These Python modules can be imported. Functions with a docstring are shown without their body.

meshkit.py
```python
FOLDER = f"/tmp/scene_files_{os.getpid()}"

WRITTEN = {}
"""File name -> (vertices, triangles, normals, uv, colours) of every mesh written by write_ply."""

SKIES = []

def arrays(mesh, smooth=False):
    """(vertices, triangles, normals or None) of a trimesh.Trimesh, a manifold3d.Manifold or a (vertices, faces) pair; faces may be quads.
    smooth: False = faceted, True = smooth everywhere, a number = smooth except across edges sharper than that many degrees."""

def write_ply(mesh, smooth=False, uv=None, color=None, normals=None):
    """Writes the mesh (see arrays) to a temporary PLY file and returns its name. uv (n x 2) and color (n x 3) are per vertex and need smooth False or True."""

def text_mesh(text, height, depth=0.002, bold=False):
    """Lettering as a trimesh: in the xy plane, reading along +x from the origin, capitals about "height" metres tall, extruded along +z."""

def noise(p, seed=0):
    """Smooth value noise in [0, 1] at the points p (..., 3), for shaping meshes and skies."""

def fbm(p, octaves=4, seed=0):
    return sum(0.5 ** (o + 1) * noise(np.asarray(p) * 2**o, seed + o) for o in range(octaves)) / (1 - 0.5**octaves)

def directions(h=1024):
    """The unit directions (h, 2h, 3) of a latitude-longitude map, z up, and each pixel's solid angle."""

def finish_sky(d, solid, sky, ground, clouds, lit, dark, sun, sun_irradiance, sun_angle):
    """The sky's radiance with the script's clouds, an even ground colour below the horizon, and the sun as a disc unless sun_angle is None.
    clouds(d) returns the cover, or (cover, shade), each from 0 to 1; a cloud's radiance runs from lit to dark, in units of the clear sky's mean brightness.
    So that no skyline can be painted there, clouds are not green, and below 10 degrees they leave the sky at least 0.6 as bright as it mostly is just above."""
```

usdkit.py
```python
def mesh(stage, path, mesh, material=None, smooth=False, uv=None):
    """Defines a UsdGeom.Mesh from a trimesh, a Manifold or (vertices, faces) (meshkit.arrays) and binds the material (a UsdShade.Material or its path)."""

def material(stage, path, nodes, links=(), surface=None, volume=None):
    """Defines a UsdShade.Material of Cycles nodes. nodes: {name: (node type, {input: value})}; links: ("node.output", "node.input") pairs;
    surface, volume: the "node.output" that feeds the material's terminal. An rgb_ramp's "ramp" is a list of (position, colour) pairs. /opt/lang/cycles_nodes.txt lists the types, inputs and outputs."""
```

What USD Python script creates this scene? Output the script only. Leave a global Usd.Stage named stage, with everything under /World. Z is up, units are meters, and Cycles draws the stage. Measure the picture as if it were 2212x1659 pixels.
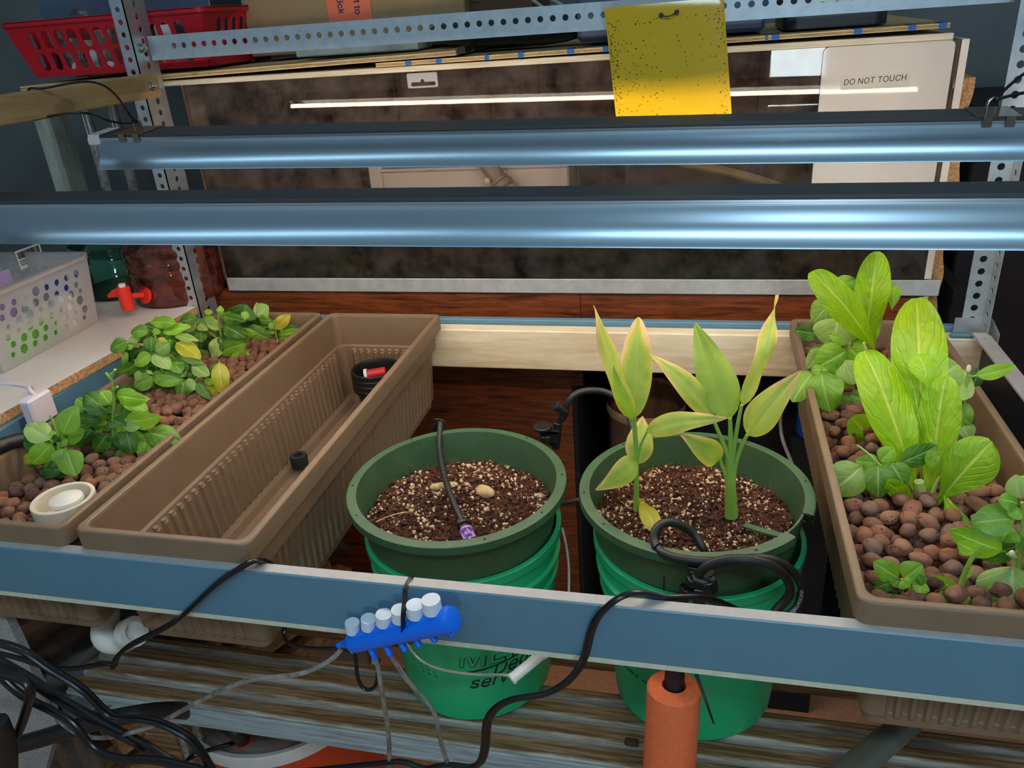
import math, random
import numpy as np, trimesh
from scipy.interpolate import CubicSpline
from shapely.geometry import Polygon, Point, box as sbox, LineString
from shapely import affinity
from shapely.ops import unary_union
import usdkit, meshkit
from pxr import Usd, UsdGeom, UsdLux, Gf, Sdf, UsdShade

random.seed(7); rng = np.random.default_rng(7)
stage = Usd.Stage.CreateInMemory()
UsdGeom.SetStageUpAxis(stage, 'Z'); UsdGeom.SetStageMetersPerUnit(stage, 1.0)
W = UsdGeom.Xform.Define(stage, '/World'); stage.SetDefaultPrim(W.GetPrim())
PI = math.pi

# ---------------------------------------------------------------- camera
CAM = np.array([0.0, 0.0, 1.35]); FPX = 1715.3; CX, CY = 1106.0, 829.5
RM = np.array([[0.97317706, 0.21945092, -0.06904862], [0.03341173, -0.43177472, -0.90136244], [-0.22761827, 0.87487821, -0.42752548]])
cam = UsdGeom.Camera.Define(stage, '/World/camera')
cam.CreateHorizontalApertureAttr(36.0); cam.CreateVerticalApertureAttr(27.0); cam.CreateFocalLengthAttr(36.0 * FPX / 2212)
cam.CreateClippingRangeAttr(Gf.Vec2f(0.02, 100)); cam.CreateExposureAttr(0.0)
m = Gf.Matrix4d(*[float(x) for r in (list(RM[0]) + [0], list(-RM[1]) + [0], list(-RM[2]) + [0], list(CAM) + [1]) for x in r])
cam.AddTransformOp().Set(m)

# ---------------------------------------------------------------- room light: dim daylight from the room and two shop lamps on its ceiling
dome = UsdLux.DomeLight.Define(stage, '/World/room_daylight'); dome.CreateColorAttr(Gf.Vec3f(0.62, 0.83, 1.0)); dome.CreateIntensityAttr(0.075)
def ceiling_lamp(name, loc, target, w, h, power, color=(0.60, 0.84, 1.0)):
    L = UsdLux.RectLight.Define(stage, '/World/' + name); L.CreateWidthAttr(w); L.CreateHeightAttr(h); L.CreateIntensityAttr(power); L.CreateColorAttr(Gf.Vec3f(*color))
    d = np.array(loc, float) - np.array(target, float); z = d / np.linalg.norm(d); x = np.cross([0, 0, 1.0], z); x /= np.linalg.norm(x); y = np.cross(z, x)
    L.AddTransformOp().Set(Gf.Matrix4d(*[float(q) for r in (list(x) + [0], list(y) + [0], list(z) + [0], list(loc) + [1]) for q in r]))
ceiling_lamp('ceiling_lamp', (0.30, -0.55, 2.35), (0.2, 0.9, 1.0), 1.2, 0.30, 12.0)
ceiling_lamp('ceiling_lamp_001', (-1.5, -0.6, 2.4), (-0.6, 1.0, 1.0), 1.2, 0.25, 5.5)
_d = RM.T @ np.array([(1722 - CX) / FPX, (140 - CY) / FPX, 1.0]); _p = CAM + _d * (4.6 / _d[1])          # the basement window that the terrarium's pane mirrors
ceiling_lamp('window_daylight', (_p[0], 2.66 - _p[1], _p[2] - .02), (_p[0] - .2, 1.3, _p[2] - .02), .26, .36, 30.0, (.66, .86, 1.0))
LED_POWER = 50.0; LED_COLOR = (1.0, 0.80, 0.64)

# ---------------------------------------------------------------- helpers
def ray(px, py): return RM.T @ np.array([(px - CX) / FPX, (py - CY) / FPX, 1.0])
def at(px, py, x=None, y=None, z=None):
    d = ray(px, py); t = ((x - CAM[0]) / d[0]) if x is not None else ((y - CAM[1]) / d[1]) if y is not None else ((z - CAM[2]) / d[2])
    return CAM + t * d
def zdepth(p): return float(RM[2] @ (np.asarray(p) - CAM))

used = {}
def uniq(parent, name):
    k = used.get((parent, name), 0); used[(parent, name)] = k + 1
    return name if k == 0 else '%s_%03d' % (name, k)
LOC = {}
def settag(prim, label=None, cat=None, group=None, kind=None):
    for k, v in (('label', label), ('category', cat), ('group', group), ('kind', kind)):
        if v: prim.SetCustomDataByKey(k, v)
def thing(name, label, cat, loc, group=None, kind=None):
    p = '/World/' + uniq('/World', name); x = UsdGeom.Xform.Define(stage, p); x.AddTranslateOp().Set(Gf.Vec3d(*map(float, loc)))
    LOC[p] = np.array(loc, float); settag(x.GetPrim(), label, cat, group, kind); return p
def obj(name, mesh, mat, parent=None, label=None, cat=None, group=None, kind=None, smooth=30, uv=None):
    base = parent or '/World'; path = base + '/' + uniq(base, name)
    off = LOC.get(base)
    if isinstance(mesh, (list,)): mesh = trimesh.util.concatenate(mesh)
    v, f = (np.array(mesh[0], float), np.array(mesh[1])) if isinstance(mesh, tuple) else (np.array(mesh.vertices), np.array(mesh.faces))
    if parent is None:                                   # a thing that is one mesh: its origin at its base
        c = np.array([(v[:, 0].min() + v[:, 0].max()) / 2, (v[:, 1].min() + v[:, 1].max()) / 2, v[:, 2].min()]); 
    else: c = off
    mm = usdkit.mesh(stage, path, (v - c, f), M[mat], smooth=(True if uv is not None else smooth), uv=uv)
    if parent is None:
        UsdGeom.Xformable(mm).AddTranslateOp().Set(Gf.Vec3d(*map(float, c))); LOC[path] = c
    else: LOC[path] = c
    settag(mm.GetPrim(), label, cat, group, kind); return path

def bx(x0, x1, y0, y1, z0, z1, bev=0.0):
    if bev <= 0: return trimesh.creation.box(bounds=[[x0, y0, z0], [x1, y1, z1]])
    pts = []
    for sx, X in ((1, x0), (-1, x1)):
        for sy, Y in ((1, y0), (-1, y1)):
            for sz, Z in ((1, z0), (-1, z1)):
                pts += [(X, Y + sy * bev, Z + sz * bev), (X + sx * bev, Y, Z + sz * bev), (X + sx * bev, Y + sy * bev, Z)]
    return trimesh.convex.convex_hull(np.array(pts))
def rotz(mesh, deg, about):
    mesh = mesh.copy(); mesh.apply_transform(trimesh.transformations.rotation_matrix(math.radians(deg), [0, 0, 1], about)); return mesh
def frame(zdir, xhint=None):
    z = np.array(zdir, float); z /= np.linalg.norm(z)
    h = np.array(xhint if xhint is not None else ([0, 0, 1.0] if abs(z[2]) < .9 else [1.0, 0, 0]), float)
    x = h - z * (h @ z); x /= np.linalg.norm(x); return x, np.cross(z, x), z
def place(mesh, o, x, y, z):
    T = np.eye(4); T[:3, 0], T[:3, 1], T[:3, 2], T[:3, 3] = x, y, z, o; mesh = mesh.copy(); mesh.apply_transform(T); return mesh
def extr(poly, depth, o=(0, 0, 0), x=(1, 0, 0), y=(0, 1, 0)):
    x = np.array(x, float); y = np.array(y, float); z = np.cross(x, y)
    gs = getattr(poly, 'geoms', [poly])
    mm = trimesh.util.concatenate([trimesh.creation.extrude_polygon(g, depth, engine='earcut') for g in gs if g.area > 1e-10])
    return place(mm, o, x, y, z)
def smoothline(pts, n=None, step=0.006):
    p = np.asarray(pts, float)
    if len(p) < 3: return p
    t = np.r_[0, np.cumsum(np.sqrt(np.linalg.norm(np.diff(p, axis=0), axis=1)) + 1e-6)]
    L = np.linalg.norm(np.diff(p, axis=0), axis=1).sum(); n = n or max(8, int(L / step))
    return CubicSpline(t, p)(np.linspace(0, t[-1], n))
def sweep(pts, prof, up=None, scale=None, caps=True):
    p = np.asarray(pts, float); n = len(p); t = np.gradient(p, axis=0); t /= np.linalg.norm(t, axis=1)[:, None] + 1e-12
    u = np.array(up if up is not None else (RM[2] * -1), float); prof = np.asarray(prof, float); k = len(prof); V = []
    x = u - t[0] * (u @ t[0]); 
    if np.linalg.norm(x) < 1e-3: x = np.cross(t[0], [0.3, 1, 0.2])
    x /= np.linalg.norm(x)
    for i in range(n):
        x = x - t[i] * (x @ t[i]); x /= np.linalg.norm(x); y = np.cross(t[i], x); s = 1 if scale is None else scale[i]
        V.append(p[i] + s * (prof[:, :1] * x + prof[:, 1:] * y))
    V = np.vstack(V); F = []
    for i in range(n - 1):
        for j in range(k):
            a, b, c, d = i * k + j, i * k + (j + 1) % k, (i + 1) * k + (j + 1) % k, (i + 1) * k + j
            F += [(a, b, c), (a, c, d)]
    if caps:
        V = np.vstack([V, p[0], p[-1]]); q = len(V)
        for j in range(k):
            F += [(q - 2, (j + 1) % k, j), (q - 1, (n - 1) * k + j, (n - 1) * k + (j + 1) % k)]
    return trimesh.Trimesh(V, np.array(F), process=False)
def circ(r, n=8, a=0): t = np.arange(n) * 2 * PI / n + a; return np.c_[r * np.cos(t), r * np.sin(t)]
def tube(pts, r, n=8, smooth=True, **k):
    return sweep(smoothline(pts) if smooth else pts, circ(1.0, n), scale=np.full(10000, r) if np.ndim(r) == 0 else r, **k)
TWIN = np.array([[0.9, 0], [0.62, 0.62], [0, 0.9], [-0.5, 0.75], [-0.75, 0.55]]) 
def twin(pts, r):
    c = circ(1, 10); top = c[np.abs(c[:, 1]) >= 0]; prof = []
    for s in (1, -1):
        for a in np.linspace(-PI * .72, PI * .72, 7): prof.append((s * math.cos(a) + s * .9, math.sin(a) if s > 0 else -math.sin(a)))
    return sweep(smoothline(pts), np.array(prof) * r, up=np.cross(RM[2], [0, 0, 1.0]))
def lathe(prof, o=(0, 0, 0), axis=(0, 0, 1), n=48, a0=0, a1=2 * PI, xh=None):
    prof = np.asarray(prof, float); full = abs(a1 - a0 - 2 * PI) < 1e-6; N = n if full else n + 1; a = a0 + (a1 - a0) * np.arange(N) / n
    x, y, z = frame(axis, xh); V = (np.asarray(o, float) + prof[None, :, :1] * (np.cos(a)[:, None, None] * x + np.sin(a)[:, None, None] * y) + prof[None, :, 1:] * z).reshape(-1, 3)
    k = len(prof); F = []
    for i in range(n):
        i2 = (i + 1) % N
        for j in range(k - 1):
            A, B, C, D = i * k + j, i2 * k + j, i2 * k + j + 1, i * k + j + 1
            F += [(A, B, C), (A, C, D)]
    mm = trimesh.Trimesh(V, np.array(F), process=False)
    mm.merge_vertices(); mm.update_faces(mm.nondegenerate_faces()); return mm
def cyl(p0, p1, r, n=16, r1=None):
    p0, p1 = np.array(p0, float), np.array(p1, float); L = np.linalg.norm(p1 - p0); r1 = r if r1 is None else r1; e = min(r, r1, L) * .12
    return lathe([(0, 0), (r - e, 0), (r, e), (r1, L - e), (r1 - e, L), (0, L)], p0, p1 - p0, n)
def ico(c, r, sub=2, sc=(1, 1, 1)):
    s = trimesh.creation.icosphere(subdivisions=sub, radius=1); s.vertices *= np.array(sc) * r; s.apply_translation(c); return s
def text(s, h, o, x, y, depth=0.0006, bold=False, shear=0.0):
    t = meshkit.text_mesh(s, h, depth, bold)
    if shear: t.vertices[:, 0] += shear * t.vertices[:, 1]
    x = np.array(x, float) / np.linalg.norm(x); y = np.array(y, float) / np.linalg.norm(y); return place(t, o, x, y, np.cross(x, y))
def rrect(x0, y0, x1, y1, r, q=6): return sbox(x0 + r, y0 + r, x1 - r, y1 - r).buffer(r, quad_segs=q)

# ---------------------------------------------------------------- materials
def lin(r, g, b): return tuple(((c / 255) / 12.92 if c / 255 < .04045 else ((c / 255 + .055) / 1.055) ** 2.4) for c in (r, g, b))
class Ref:
    def __init__(s, a): s.a = a
class Node:
    def __init__(s, n): s.n = n
    def __getitem__(s, k): return Ref(s.n + '.' + k)
M = {}
class Mat:
    def __init__(s, name): s.name, s.nodes, s.links = name, {}, []
    def n(s, kind, **kw):
        i = 'n%d' % len(s.nodes); v = {}
        for k, x in kw.items():
            if isinstance(x, Ref): s.links.append((x.a, i + '.' + k))
            else: v[k] = x
        s.nodes[i] = (kind, v); return Node(i)
    def pos(s): return s.n('geometry')['position']
    def math(s, op, a, b=0.5, c=0.0, clamp=False): return s.n('math', math_type=op, value1=a, value2=b, value3=c, use_clamp=clamp)['value']
    def map(s, sc=(1, 1, 1), rot=(0, 0, 0), vec=None): return s.n('mapping', vector=vec or s.pos(), scale=sc, rotation=rot)['vector']
    def noise(s, scale, detail=3, rough=.5, vec=None, dist=0): return s.n('noise_texture', vector=vec or s.pos(), scale=scale, detail=detail, roughness=rough, distortion=dist)['fac']
    def ramp(s, f, stops): return s.n('rgb_ramp', fac=f, ramp=stops)['color']
    def mixc(s, f, a, b): return s.n('mix_color', fac=f, a=a, b=b)['result']
    def bump(s, h, strength=.3, dist=.001): return s.n('bump', height=h, strength=strength, distance=dist)['normal']
    def done(s, surf):
        M[s.name] = usdkit.material(stage, '/World/Looks/' + s.name, s.nodes, s.links, surface=surf.a); return M[s.name]
    def P(s, **k): return s.done(s.n('principled_bsdf', **k)['BSDF'])
UsdGeom.Scope.Define(stage, '/World/Looks')
def plain(name, c, rough=.5, metal=0.0, spec=.5, var=0.0, vs=60, bump=0.0, bs=300, **k):
    g = Mat(name); col = c
    if var: col = g.ramp(g.noise(vs, 4, .6), [(.3, tuple(x * (1 - var) for x in c)), (.7, tuple(min(1, x * (1 + var)) for x in c))])
    if bump: k['normal'] = g.bump(g.noise(bs, 3), bump, .0008)
    g.P(base_color=col, roughness=rough, metallic=metal, specular_ior_level=spec, **k)
def clearmat(name, tint, rough=.05, dirt=0.0, ior=1.45, dcol=(.6, .6, .6), dscale=30, gcol=(1, 1, 1)):
    g = Mat(name); tr = g.n('transparent_bsdf', color=tint)['BSDF']; gl = g.n('glossy_bsdf', color=gcol, roughness=rough)['BSDF']
    mx = g.n('mix_closure', fac=g.n('fresnel', IOR=ior)['fac'], closure1=tr, closure2=gl)['closure']
    if dirt:
        f = g.math('multiply', g.ramp(g.noise(dscale, 6, .65), [(.35, (0, 0, 0)), (.8, (1, 1, 1))]), dirt)
        mx = g.n('mix_closure', fac=f, closure1=mx, closure2=g.n('diffuse_bsdf', color=dcol)['BSDF'])['closure']
    g.done(mx)
def wood(name, c0, c1, axis='x', grain=1.0, knots=0.0, rough=.6, stretch=14, spec=.3, bumps=.15):
    g = Mat(name); s = {'x': (1.0, stretch, stretch), 'y': (stretch, 1.0, stretch), 'z': (stretch, stretch, 1.0)}[axis]
    v = g.map(s); a = g.noise(5 * grain, 4, .55, v, .6); b = g.noise(26 * grain, 4, .6, v)
    f = g.math('add', g.math('multiply', a, .75), g.math('multiply', b, .35))
    col = g.ramp(f, [(.35, c0), (.5, tuple((x + y) / 2 for x, y in zip(c0, c1))), (.66, c1)])
    if knots:
        kn = g.n('voronoi_texture', vector=g.map({'x': (1, 2.2, 2.2), 'y': (2.2, 1, 2.2), 'z': (2.2, 2.2, 1)}[axis]), scale=6.0)['distance']
        col = g.mixc(g.ramp(kn, [(0.0, (knots,) * 3), (.11, (knots * .8,) * 3), (.16, (0, 0, 0))]), col, tuple(x * .45 for x in c0))
    g.P(base_color=col, roughness=rough, specular_ior_level=spec, normal=g.bump(f, bumps, .001))

plain('wall_paint', lin(98, 104, 104), .75, var=.12, vs=5, bump=.5, bs=60)
plain('concrete_block', lin(70, 76, 78), .6, var=.25, vs=9, bump=.8, bs=35)
plain('cork_floor', lin(196, 140, 104), .7, var=.16, vs=90, bump=.2)
plain('dark_cabinet', lin(34, 16, 16), .7, var=.2)
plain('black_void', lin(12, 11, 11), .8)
plain('slate_paint', lin(90, 130, 149), .34, spec=.55, var=.03, vs=14, bump=.03, bs=900)
plain('rail_top', lin(176, 172, 170), .35, spec=.5, var=.08, vs=60)  # pale grey puts lamp glare into the rail tops
plain('rail_bottom', lin(205, 205, 180), .7, var=.12)
plain('galvanized', lin(190, 196, 198), .38, metal=.75, var=.14, vs=45)
plain('zinc_rail', lin(184, 194, 200), .42, metal=.55, var=.10, vs=60)
plain('bolt_steel', lin(190, 190, 180), .22, metal=1.0)
plain('aluminium_bar', lin(205, 200, 196), .4, metal=.45, var=.14, vs=40)
plain('hood_metal', lin(160, 182, 196), .30, metal=.92, var=.02, vs=20)
plain('hood_channel', lin(190, 198, 205), .26, metal=.9)
plain('hood_top', lin(50, 55, 58), .5)
plain('white_plastic', lin(226, 224, 222), .4)
plain('pvc_white', lin(232, 226, 214), .35)
plain('cream_plastic', lin(226, 214, 190), .4, var=.05, vs=60)
plain('charger_white', lin(232, 218, 224), .4)
plain('steel_clip', lin(150, 140, 125), .25, metal=1.0)
plain('planter_brown', lin(130, 106, 82), .46, spec=.45, var=.06, vs=25, bump=.06, bs=500)
plain('pot_green', lin(66, 96, 64), .42, spec=.45, var=.12, vs=30)
plain('bucket_green', lin(36, 180, 116), .38, spec=.5, var=.05, vs=12)
plain('ink_black', lin(20, 26, 22), .6)
plain('black_plastic', lin(28, 27, 27), .4)
plain('black_rubber', lin(34, 31, 29), .45)
plain('cord_black', lin(16, 16, 19), .28, spec=.6)
plain('foam_black', lin(40, 39, 38), .95, bump=.8, bs=700)
plain('purple_plastic', lin(176, 128, 196), .4)
plain('blue_plastic', lin(0, 112, 240), .33, spec=.55)
plain('blue_dark', lin(20, 70, 170), .4)
plain('knob_white', lin(214, 224, 234), .4)
plain('orange_foam', lin(236, 112, 62), .85, var=.08, vs=120, bump=.6, bs=600)
plain('red_plastic', lin(196, 26, 40), .4, spec=.45)
plain('spigot_red', lin(240, 52, 34), .35)
plain('cardboard', lin(150, 122, 84), .8, var=.08, vs=8)
plain('cardboard_dark', lin(84, 58, 38), .8, var=.1, vs=8)
plain('orange_paper', lin(226, 110, 76), .7)
plain('paper_white', lin(232, 228, 220), .6)
plain('navy_print', lin(30, 40, 84), .6)
plain('blue_tape', lin(34, 92, 160), .6)
plain('plate_white', lin(206, 195, 182), .05, spec=.22, var=.04, vs=7)
plain('label_tan', lin(196, 186, 168), .5)
plain('tub_cream', lin(226, 208, 192), .45, var=.04, vs=6)
plain('liner_black', lin(24, 22, 21), .35, spec=.5, var=.3, vs=30)
plain('charcoal_bin', lin(44, 48, 54), .4)
plain('blue_grey_bin', lin(78, 92, 116), .45)
plain('dark_bag', lin(22, 30, 30), .35)
plain('paint_block', lin(168, 166, 156), .8, var=.3, vs=25)
plain('grey_cloth', lin(92, 96, 102), .9)
plain('purple_cloth', lin(108, 92, 106), .9)
plain('tan_stick', lin(170, 140, 100), .8, var=.15)
plain('pipe_taupe', lin(150, 122, 104), .5)
plain('wire_steel', lin(214, 206, 196), .3, metal=.6)
plain('grip_white', lin(232, 226, 216), .4)
plain('pipe_grey', lin(122, 122, 108), .4, metal=.35, var=.1)
plain('counter_white', lin(228, 214, 202), .42, spec=.45, var=.02, vs=30)
plain('fungus_tan', lin(196, 164, 112), .8, var=.18, vs=120, bump=.4)
plain('perlite', lin(222, 190, 148), .8, var=.12, vs=200)
plain('bark_dark', lin(74, 42, 28), .85, var=.4, vs=160)
plain('coir', lin(132, 76, 44), .85, var=.3, vs=100)
plain('dark_leaf', lin(26, 40, 16), .5)
plain('green_label', lin(120, 214, 60), .5)
plain('lilac_plastic', lin(176, 150, 196), .5)
plain('amber_brown', lin(120, 74, 30), .6)
plain('wood_chip', lin(170, 130, 88), .75, var=.2, vs=50)
plain('red_bucket', lin(206, 66, 30), .35)
plain('lid_white', lin(218, 210, 200), .4, var=.05)
plain('board_grey', lin(150, 146, 140), .6, var=.06, vs=40)
plain('led_frame', lin(220, 220, 220), .4)
g = Mat('led'); g.P(base_color=(0, 0, 0), emission_color=LED_COLOR, emission_strength=LED_POWER)
clearmat('acrylic', (.93, .90, .87), .015, dirt=.11, ior=1.42, dcol=lin(190, 172, 158), dscale=26, gcol=(.7, .62, .56))
clearmat('clear_film', (.88, .88, .86), .15, dirt=.10, ior=1.45, dcol=(.5, .48, .45), dscale=25)
clearmat('clear_tube', (.90, .88, .85), .10, dirt=.75, ior=1.6, dcol=(.50, .46, .41), dscale=60)
clearmat('teal_jug', lin(150, 214, 196), .04, dirt=.13, ior=1.5, dcol=lin(70, 150, 130))
clearmat('pink_jug', lin(252, 196, 178), .04, dirt=.24, ior=1.5, dcol=lin(244, 140, 118))
g = Mat('frosted_bin')
tl = g.n('translucent_bsdf', color=lin(252, 248, 244))['BSDF']; df = g.n('diffuse_bsdf', color=lin(246, 240, 236))['BSDF']; tr = g.n('transparent_bsdf', color=(.95, .95, .95))['BSDF']; gl = g.n('glossy_bsdf', color=(1, 1, 1), roughness=.2)['BSDF']
a = g.n('mix_closure', fac=.5, closure1=tl, closure2=df)['closure']; a = g.n('mix_closure', fac=.48, closure1=a, closure2=tr)['closure']
g.done(g.n('mix_closure', fac=g.n('fresnel', IOR=1.3)['fac'], closure1=a, closure2=gl)['closure'])
g = Mat('frosted_lid')
tl = g.n('translucent_bsdf', color=lin(230, 220, 210))['BSDF']; df = g.n('diffuse_bsdf', color=lin(214, 204, 196))['BSDF']; tr = g.n('transparent_bsdf', color=(.9, .88, .86))['BSDF']
a = g.n('mix_closure', fac=.4, closure1=tl, closure2=df)['closure']; g.done(g.n('mix_closure', fac=.3, closure1=a, closure2=tr)['closure'])
wood('pine_beam', lin(214, 186, 142), lin(246, 232, 202), 'x', 1.0, .7, stretch=9, bumps=.4)
wood('pine_arm', lin(140, 106, 66), lin(184, 148, 98), 'y', .9, .5, stretch=9)
wood('rosewood', lin(22, 11, 8), lin(132, 66, 30), 'x', 2.2, 0, .42, 12, .4, .05)
g = Mat('weathered'); v = g.map((1.0, 26, 26)); f = g.math('add', g.math('multiply', g.noise(8, 5, .6, v, .5), .7), g.math('multiply', g.noise(40, 4, .6, v), .4))
yy = g.n('separate_xyz', vector=g.pos())['y']; fr = g.math('fraction', g.math('divide', g.math('subtract', yy, .6400), .0310)); e = g.math('absolute', g.math('subtract', fr, .428)); e = g.math('add', e, g.math('multiply', g.math('subtract', g.noise(14, 4, .6, g.map((1, 8, 8))), .5), .5))
brown = g.ramp(f, [(.35, lin(66, 44, 26)), (.52, lin(122, 92, 60)), (.68, lin(164, 134, 98))]); wornc = g.ramp(f, [(.35, lin(130, 120, 108)), (.66, lin(214, 208, 198))])
g.P(base_color=g.mixc(g.ramp(e, [(.26, (0, 0, 0)), (.42, (.9, .9, .9))]), brown, wornc), roughness=.8, specular_ior_level=.2, normal=g.bump(f, .6, .001))
wood('weathered_edge', lin(116, 122, 120), lin(172, 180, 180), 'x', 2.2, 0, .8, 18, .2, .4)
wood('plywood_edge', lin(150, 118, 70), lin(216, 192, 140), 'x', 2.5, 0, .75, 30, .2, .2)
wood('plywood_face', lin(150, 124, 84), lin(190, 164, 116), 'x', 1.2, 0, .7, 10, .2, .1)
wood('lid_wood', lin(186, 168, 138), lin(226, 212, 184), 'x', 1.5, 0, .6, 20, .3, .1)
wood('grey_post_wood', lin(120, 122, 112), lin(172, 176, 162), 'z', 1.2, 0, .8, 8, .2, .3)
wood('dark_boards', lin(52, 38, 30), lin(112, 82, 60), 'z', .8, 0, .8, 5, .2, .3)
wood('firewood', lin(96, 62, 34), lin(168, 124, 78), 'y', 1.5, 0, .8, 12, .2, .4)
wood('grey_plank', lin(128, 124, 120), lin(176, 172, 168), 'y', 3.5, 0, .7, 20, .2, .2)
g = Mat('particleboard'); sp = g.noise(240, 5, .7); g.P(base_color=g.ramp(sp, [(.32, lin(150, 100, 56)), (.5, lin(206, 150, 96)), (.7, lin(236, 196, 150))]), roughness=.8, normal=g.bump(sp, .5, .001))
g = Mat('soil'); a = g.noise(160, 6, .65); g.P(base_color=g.ramp(a, [(.3, lin(26, 13, 9)), (.5, lin(66, 36, 24)), (.72, lin(124, 76, 48))]), roughness=.95, specular_ior_level=.2, normal=g.bump(g.noise(420, 4, .7), .9, .002))
g = Mat('clay_pebble'); ob = g.n('object_info')['random']; pz = g.noise(110, 3, .6)
base = g.ramp(ob, [(0, lin(84, 54, 42)), (.35, lin(128, 80, 58)), (.7, lin(142, 92, 68)), (.9, lin(112, 90, 78)), (1, lin(150, 106, 80))])
col = g.mixc(g.ramp(pz, [(.35, (0, 0, 0)), (.75, (.55, .55, .55))]), base, lin(150, 122, 104))
vor = g.n('voronoi_texture', vector=g.pos(), scale=210.0, randomness=1.0)['distance']; pit = g.ramp(vor, [(.13, (1, 1, 1)), (.24, (0, 0, 0))])
pit2 = g.math('multiply', pit, g.ramp(g.noise(60, 2), [(.44, (0, 0, 0)), (.58, (1, 1, 1))]))
g.P(base_color=g.mixc(pit2, col, lin(28, 16, 12)), roughness=.85, specular_ior_level=.25, normal=g.bump(g.math('subtract', g.noise(300, 4, .6), pit2), .5, .0012))
# yellow sticky card: flat print only
plain('sticky_yellow', lin(200, 160, 10), .13, spec=.7, var=.03, vs=20, bump=.22, bs=26)
plain('gnat_black', lin(36, 26, 10), .6)

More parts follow.
